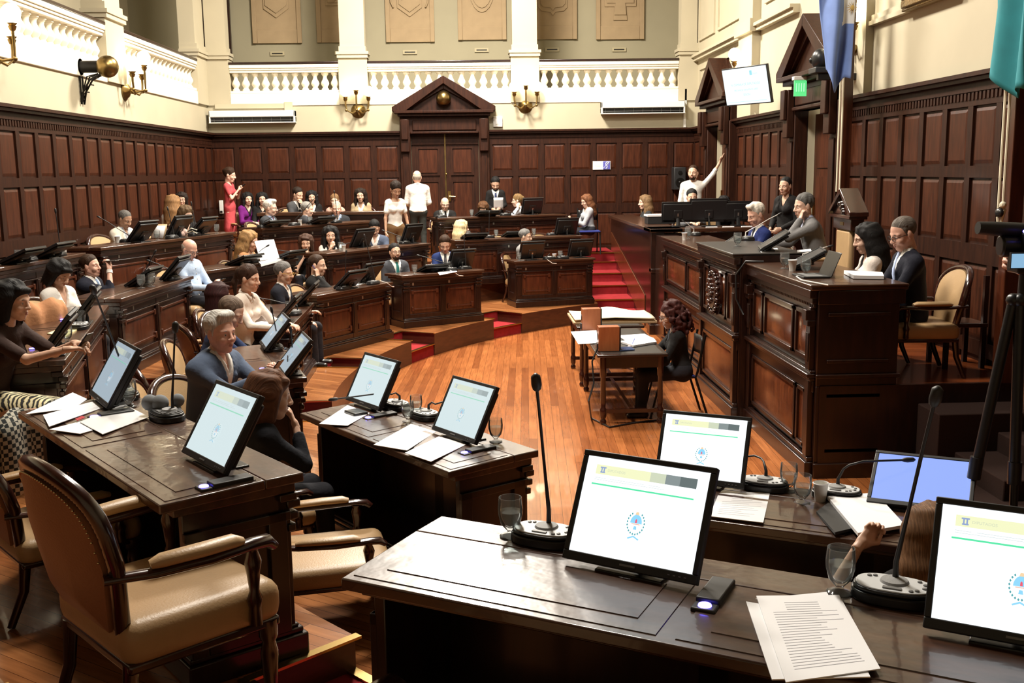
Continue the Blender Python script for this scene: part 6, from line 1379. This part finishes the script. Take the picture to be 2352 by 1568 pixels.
# second row
P_('blonde','seated person with long platinum hair in the second row, turned away','blonde person',1062,522,19.9,20,.64,hpx=34,lean=4,hair_=('longstraight',PLAT),sk='l',fem=True,top=('tee',BK,None),R='desk',Lh='chin')
P_('slate','seated black-haired man in slate blue suit and white shirt looking down','man in slate suit',860,523,18.3,-85,.64,hpx=36,lean=10,pitch=28,hair_=('short',BK),sk='m',beard=('moustache',BK),top=('suit',(.060,.075,.115),WHT,None),R='desk2',Lh='desk',width=1.1)
P_('bw','seated person with long dark hair in black and white resting a hand on her mouth','person resting a hand on the mouth',759,539,17.2,-80,.64,hpx=40,lean=4,hair_=('longstraight',BK),sk='m',fem=True,top=('blazer',WHT,BK),R='face',Lh='desk2',sleeve=.3)
P_('hid','seated brown-haired person half hidden behind a flat screen in the second row','person half hidden behind a flat screen',703,562,16.2,-85,.64,hpx=38,lean=4,pitch=8,hair_=('bob',(.06,.03,.02)),sk='m',fem=True,top=('tee',BK,None),R='chin',Lh='desk2',sleeve=.3)
P_('papers','seated person with wavy blonde-brown hair in a peach blazer reading large pages','person in the peach blazer',574,552,14.5,-12,.64,hpx=46,lean=6,yaw=0,pitch=16,hair_=('wavy',(.30,.17,.07)),sk='m',fem=True,top=('blazer',TANJ,(.62,.5,.38)),R='desk2',Lh='chest')
P_('baldblue','seated bald man in glasses and light blue shirt looking at his phone','bald man in light blue',435,572,12.9,-22,.64,hpx=46,lean=4,yaw=-5,pitch=26,hair_=('fringe',(.38,.32,.27)),sk='r',brow=1,specs='d',belly=.08,top=('shirt',LBL,'collar'),R='phonelow',Lh='phonelow',held=('both','phone'),width=1.1)
P_('voice','seated man in navy suit speaking into a phone held to his mouth at left','man speaking into his phone',208,610,11.2,-5,.64,hpx=50,lean=-2,yaw=-5,pitch=-4,hair_=('short',BRN),sk='r',top=('suit',(.010,.011,.020),WHT,(.25,.36,.55)),R=(.20,-.02,-.05,70,'f'),Lh='desk2',held=('R','phone',0,'dark'),vee=.9)
P_('wdark','seated person with a dark bob in a puffy white blouse looking down at left','person in the puffy white blouse',138,626,9.4,-22,.64,hpx=58,lean=6,yaw=0,pitch=34,hair_=('bob',BK),sk='m',fem=True,top=('blouse',(.80,.77,.72),'vee'),sleeve=.9,R='lap',Lh='lap')
ZEB=None
m,nt,b=nodes('striped skirt'); wv=nt.nodes.new('ShaderNodeTexWave'); L(nt,coords(nt,(1,1,1),(0,.6,.3)),wv.inputs['Vector']); wv.inputs['Scale'].default_value=14; wv.inputs['Distortion'].default_value=6; wv.inputs['Detail'].default_value=2
L(nt,ramp(nt,wv.outputs['Color'],[(.35,(.02,.02,.02)),(.5,(.62,.52,.22)),(.8,(.75,.68,.45))]),b.inputs['Base Color']); b.inputs['Roughness'].default_value=.8; ZEB=m
P_('brown','seated black-haired person in brown top and striped skirt holding a phone','person in the brown top',32,688,7.75,-12,.64,hpx=88,lean=20,yaw=0,pitch=10,hair_=('bob',BK),sk='m',fem=True,top=('tee',(.040,.022,.018),None),sleeve=.40,R=(.39,.07,-.30,60,'d'),Lh=(.37,.05,-.28,65,'d'),held=('both','phone',-50),skirt=ZEB)
# first row
P_('dred','seated person with dark reddish hair seen from behind near the woman in white','person with dark red hair seen from behind',504,678,11.0,28,.32,hpx=60,lean=4,yaw=20,hair_=('bob',(.030,.008,.008)),sk='m',fem=True,top=('tee',BK,None),R='desk2',Lh='desk2')
P_('wshirt','seated person with short brown hair in a white button shirt leaning on the desk','person in the white button shirt',572,638,11.1,-22,.32,hpx=60,lean=8,yaw=5,pitch=8,hair_=('pony',(.045,.022,.014)),sk='m',fem=True,top=('shirt',(.74,.66,.58),'collar'),sleeve=.96,R='desk',Lh='desk')
P_('must','seated grey moustached man in amber glasses and dark pinstripe suit turned right','moustached man in amber glasses',652,626,12.6,-8,.32,hpx=50,lean=4,yaw=-5,pitch=6,hair_=('short',(.13,.12,.115)),sk='m',specs='y',brow=1,beard=('moustache',(.16,.13,.11)),top=('suit',(.014,.015,.022),WHT,None),R='desk2',Lh='lap')
P_('penear','seated dark-haired man in black suit holding a pen beside his ear','man with a pen at his ear',729,608,13.7,-15,.32,hpx=50,lean=0,yaw=5,hair_=('crop',BRN),sk='m',top=('suit',BK,WHT,None),R='ear',Lh='desk2',held=('R','pen',(.05,.1,.5)))
P_('bearded','seated bearded man in glasses, grey suit and green striped tie looking up','bearded man in grey',907,578,16.2,-62,.32,hpx=38,lean=-4,pitch=-4,hair_=('short',BK),sk='m',specs='d',beard=('full',BRN),top=('suit',(.055,.058,.068),WHT,(.03,.16,.15)),R='lap',Lh='desk2',bot=(.05,.052,.06))
P_('navy','seated man in navy suit and grey tie looking down at his phone','man in the navy suit looking down',1022,560,17.3,-88,.32,hpx=40,lean=10,pitch=26,hair_=('short',BRN),sk='m',top=('suit',BLUE,WHT,(.10,.10,.11)),R='phonelow',Lh='phonelow',held=('both','phone',-60))
P_('grey1','seated man in light grey suit looking right at the desk beside the stairs','man in light grey by the stairs',1207,543,18.7,-25,.32,hpx=34,lean=2,yaw=5,hair_=('short',(.14,.135,.13)),sk='m',top=('suit',(.20,.195,.19),(.5,.52,.56),None),R='desk2',Lh='desk2')
P_('blueback','seated man with brown-grey hair in a blue suit bending over a phone, seen from behind','man in blue suit bent over his phone',530,716,9.3,6,.32,hpx=78,lean=22,yaw=-8,pitch=30,hair_=('crop',(.13,.09,.065)),sk='l',top=('suit',(.014,.026,.075),WHT,None),R='phonelow',Lh='phonelow',held=('both','phone',-40),width=1.08)
P_('greyhair','seated grey-haired man in a grey-blue suit glancing sideways with phone in hand','grey-haired man in grey-blue suit',506,762,8.15,-22,.32,hpx=92,lean=10,yaw=-14,pitch=2,hair_=('quiff',(.50,.47,.43)),sk='r',brow=1,top=('suit',GBLUE,WHT,None),R=(.37,.06,-.30,70,'u'),Lh=(.37,.06,-.30,70,'u'),held=('both','phone',-50),width=1.3)
P_('cheek','seated person with brown highlighted hair in a dark blazer resting a cheek on one hand','person resting a cheek on a hand',622,905,6.1,28,.32,hpx=112,lean=14,yaw=-10,pitch=10,hair_=('bob',(.11,.045,.022)),sk='m',fem=True,top=('blazer',(.014,.015,.020),BK),R='face',Lh='lap')
P_('wrist','seated brown-blonde person mostly hidden below the near screens, raising one hand','person hidden behind the near screens',2140,1228,4.05,72,.32,hpx=150,lean=12,yaw=10,pitch=12,hair_=('long',(.17,.085,.04)),sk='m',fem=True,top=('tee',BK,None),sleeve=.25,R='desk2',Lh=(.10,.26,-.10,85,'u'))
# dais and clerks
P_('silver','seated silver-haired man in a blue suit looking down at the dais','silver-haired man in blue',1737,492,12.9,188,.80,hpx=56,lean=6,yaw=8,pitch=20,hair_=('quiff',(.66,.60,.52)),sk='r',brow=1,top=('suit',(.012,.022,.105),WHT,(.02,.02,.03)),R='desk2',Lh='desk2',hs=1.12,width=1.05)
P_('watch','seated grey-haired man in a grey suit leaning his head on a hand with a watch','man in grey with a watch',1846,472,12.0,170,.80,hpx=56,lean=14,yaw=20,pitch=8,hair_=('short',(.11,.105,.10)),sk='l',top=('suit',(.17,.165,.165),(.4,.44,.6),None),R='desk',Lh='ear',hs=1.12,width=1.12)
P_('white2','seated person with very long dark hair in a pale blazer on the dais','long-haired person in the pale blazer',1990,546,9.75,172,.80,hpx=66,lean=4,yaw=0,pitch=14,hair_=('longstraight',BK),sk='l',fem=True,top=('blazer',(.74,.66,.60),BK),R='desk2',Lh='lap',hs=1.1)
P_('glassnavy','seated man in dark glasses, navy suit and pale blue tie at the dais end','man in glasses at the dais end',2074,535,9.05,176,.80,hpx=80,lean=6,yaw=14,pitch=20,hair_=('crop',(.12,.10,.085)),sk='r',specs='d',top=('suit',(.012,.013,.022),WHT,(.40,.48,.70)),R='desk2',Lh='desk2',hs=1.14,width=1.15)
P_('blkst','standing person in black with tied-back dark hair by the near right door','standing person in black',1804,430,14.6,215,.80,'stand',40,0,5,5,hair_=('crop',BK),sk='m',fem=True,top=('blazer',BK,BK),R='belt',Lh='belt')
P_('arm','standing bearded man in white shirt, one arm raised against the door case','man in white with a raised arm',1592,401,19.1,-105,.96,'stand',34,0,-10,0,hair_=('crop',BRN),sk='m',beard=('full',BRN),top=('shirt',WHT,'collar'),sleeve=.70,R='down',Lh=(.05,.50,.20,8,'r'),bot=BK,width=1.08)
P_('clerk','seated man in grey suit behind the large black computer screen','clerk in grey',1589,452,18.2,-90,.96,hpx=36,lean=2,hair_=('short',BK),sk='m',top=('suit',(.10,.10,.105),(.3,.36,.45),None),R='desk2',Lh='desk2',s=.95)
P_('phonew','seated blonde-brown person in a dark top looking at a phone','blonde person with a phone by the counter',1480,464,21.0,190,.96,hpx=32,lean=2,hair_=('long',(.20,.12,.06)),sk='l',fem=True,top=('tee',(.035,.035,.035),None),sleeve=.3,R='phone',Lh='phone',held=('both','phone',-50,'dark'))
P_('dark2','seated dark-haired person in black behind the clerks screens','dark-haired person behind the screens',1664,466,18.6,-60,.96,hpx=30,lean=4,pitch=20,hair_=('bob',BK),sk='t',fem=True,top=('tee',BK,None),R='desk2',Lh='desk2',s=.95)
P_('curly','seated person with curly dark red hair, glasses and black jacket writing at the table','curly-haired woman',1540,722,10.9,176,0,hpx=60,lean=10,yaw=5,pitch=16,hair_=('curly',(.05,.014,.012)),sk='m',fem=True,specs='d',top=('blazer',BK,(.10,.11,.14)),R='pen',Lh='desk2',held=('R','pen',(.35,.5,.7)),chair_=False)
P_('operator','camera operator in dark clothes, only a hand on the video camera in view','camera operator',2615,500,4.4,165,.64,'stand',110,4,0,5,hair_=('short',BK),sk='r',top=('shirt',(.02,.025,.03),None),R=(.36,.12,-.24,55,'i'),Lh=(-.05,.24,-.80,30,'i'))
# watch, bag and garments
r,_,_=WHO['watch']
# empty chairs at the remaining seats
pp=[v[2] for v in WHO.values()]
for k,D in DK.items():
    n=len(D['seats'])
    for i,c in enumerate(D['seats']):
        if any((Vector(q)-c).length<.62 for q in pp): continue
        if c.x<XL+.35 or (c.x**2+(c.y)**2)**.5<1.5 or k=='R' or k=='b': continue
        px=c.x/max(c.y,.1); order=sorted(range(n),key=lambda j:D['seats'][j].x/max(D['seats'][j].y,.1)); w=POSW.get(n,['']*9)
        chair(c.x,c.y,D['z'],math.atan2(D['n'].y,D['n'].x)+random.uniform(-.15,.15),'empty tan leather armchair at %s, %s'%(D['desc'],('only','left','right','middle')[0] if n==1 else (('left','right') if n==2 else ('left','middle','right'))[order.index(i)]+' seat'))
PLAID=None
m,nt,b=nodes('plaid cloth'); ck=nt.nodes.new('ShaderNodeTexChecker'); L(nt,coords(nt),ck.inputs['Vector']); ck.inputs['Scale'].default_value=42; ck.inputs['Color1'].default_value=(.02,.025,.025,1); ck.inputs['Color2'].default_value=(.50,.48,.40,1); L(nt,ck.outputs[0],b.inputs['Base Color']); b.inputs['Roughness'].default_value=.9; PLAID=m
def drape(label,c,rz,w,h,mat,name='draped_jacket',cat='jacket'):
    def fn(u,v):
        t=(v-.45)*h; z=-abs(t)*.97+.02*math.sin(u*11); y=.05*(1 if t>0 else -1)*min(1,abs(t)*12)+.015*math.sin(u*14+v*3)
        return ((u-.5)*w*(1-.1*abs(v-.5)),y,z)
    m=MB(); m.grid(fn,20,24); o=obj(name,m,mat,smooth=80,solid=.012); o.location=c; o.rotation_euler=(0,0,rz); return tag(o,label,cat)

p=at(95,690,y=8.75); drape('tan jacket draped over a chair back behind the woman in brown',p,math.radians(65),.46,1.0,cloth_mat((.45,.21,.10)))
p=at(70,935,y=6.0); drape('black and white plaid garment draped over a chair at the far left',p,math.radians(-120),.5,.9,PLAID,'draped_garment','garment')

q=at(175,1150,z=1.56); c=chair(q.x+.20,q.y+.22,.64,math.radians(42),'empty tan leather armchair seen from behind at the near left'); c.scale=(1.12,1.12,1.08)
q=at(10,1000,z=1.50); chair(q.x+.1,q.y+.25,.64,math.radians(40),'tan leather armchair at the far left edge under the plaid garment')
q=at(752,1215,z=.82); chair(q.x,q.y,.32,math.radians(12),'empty tan leather armchair with padded arms between the left desk and the nearest desk')

for o in list(bpy.data.objects):
    if o.get('label')=='tan leather armchair under the man in glasses at the dais end': o.scale=(1.2,1.15,o.scale[2]*1.12); o.location.x+=.06
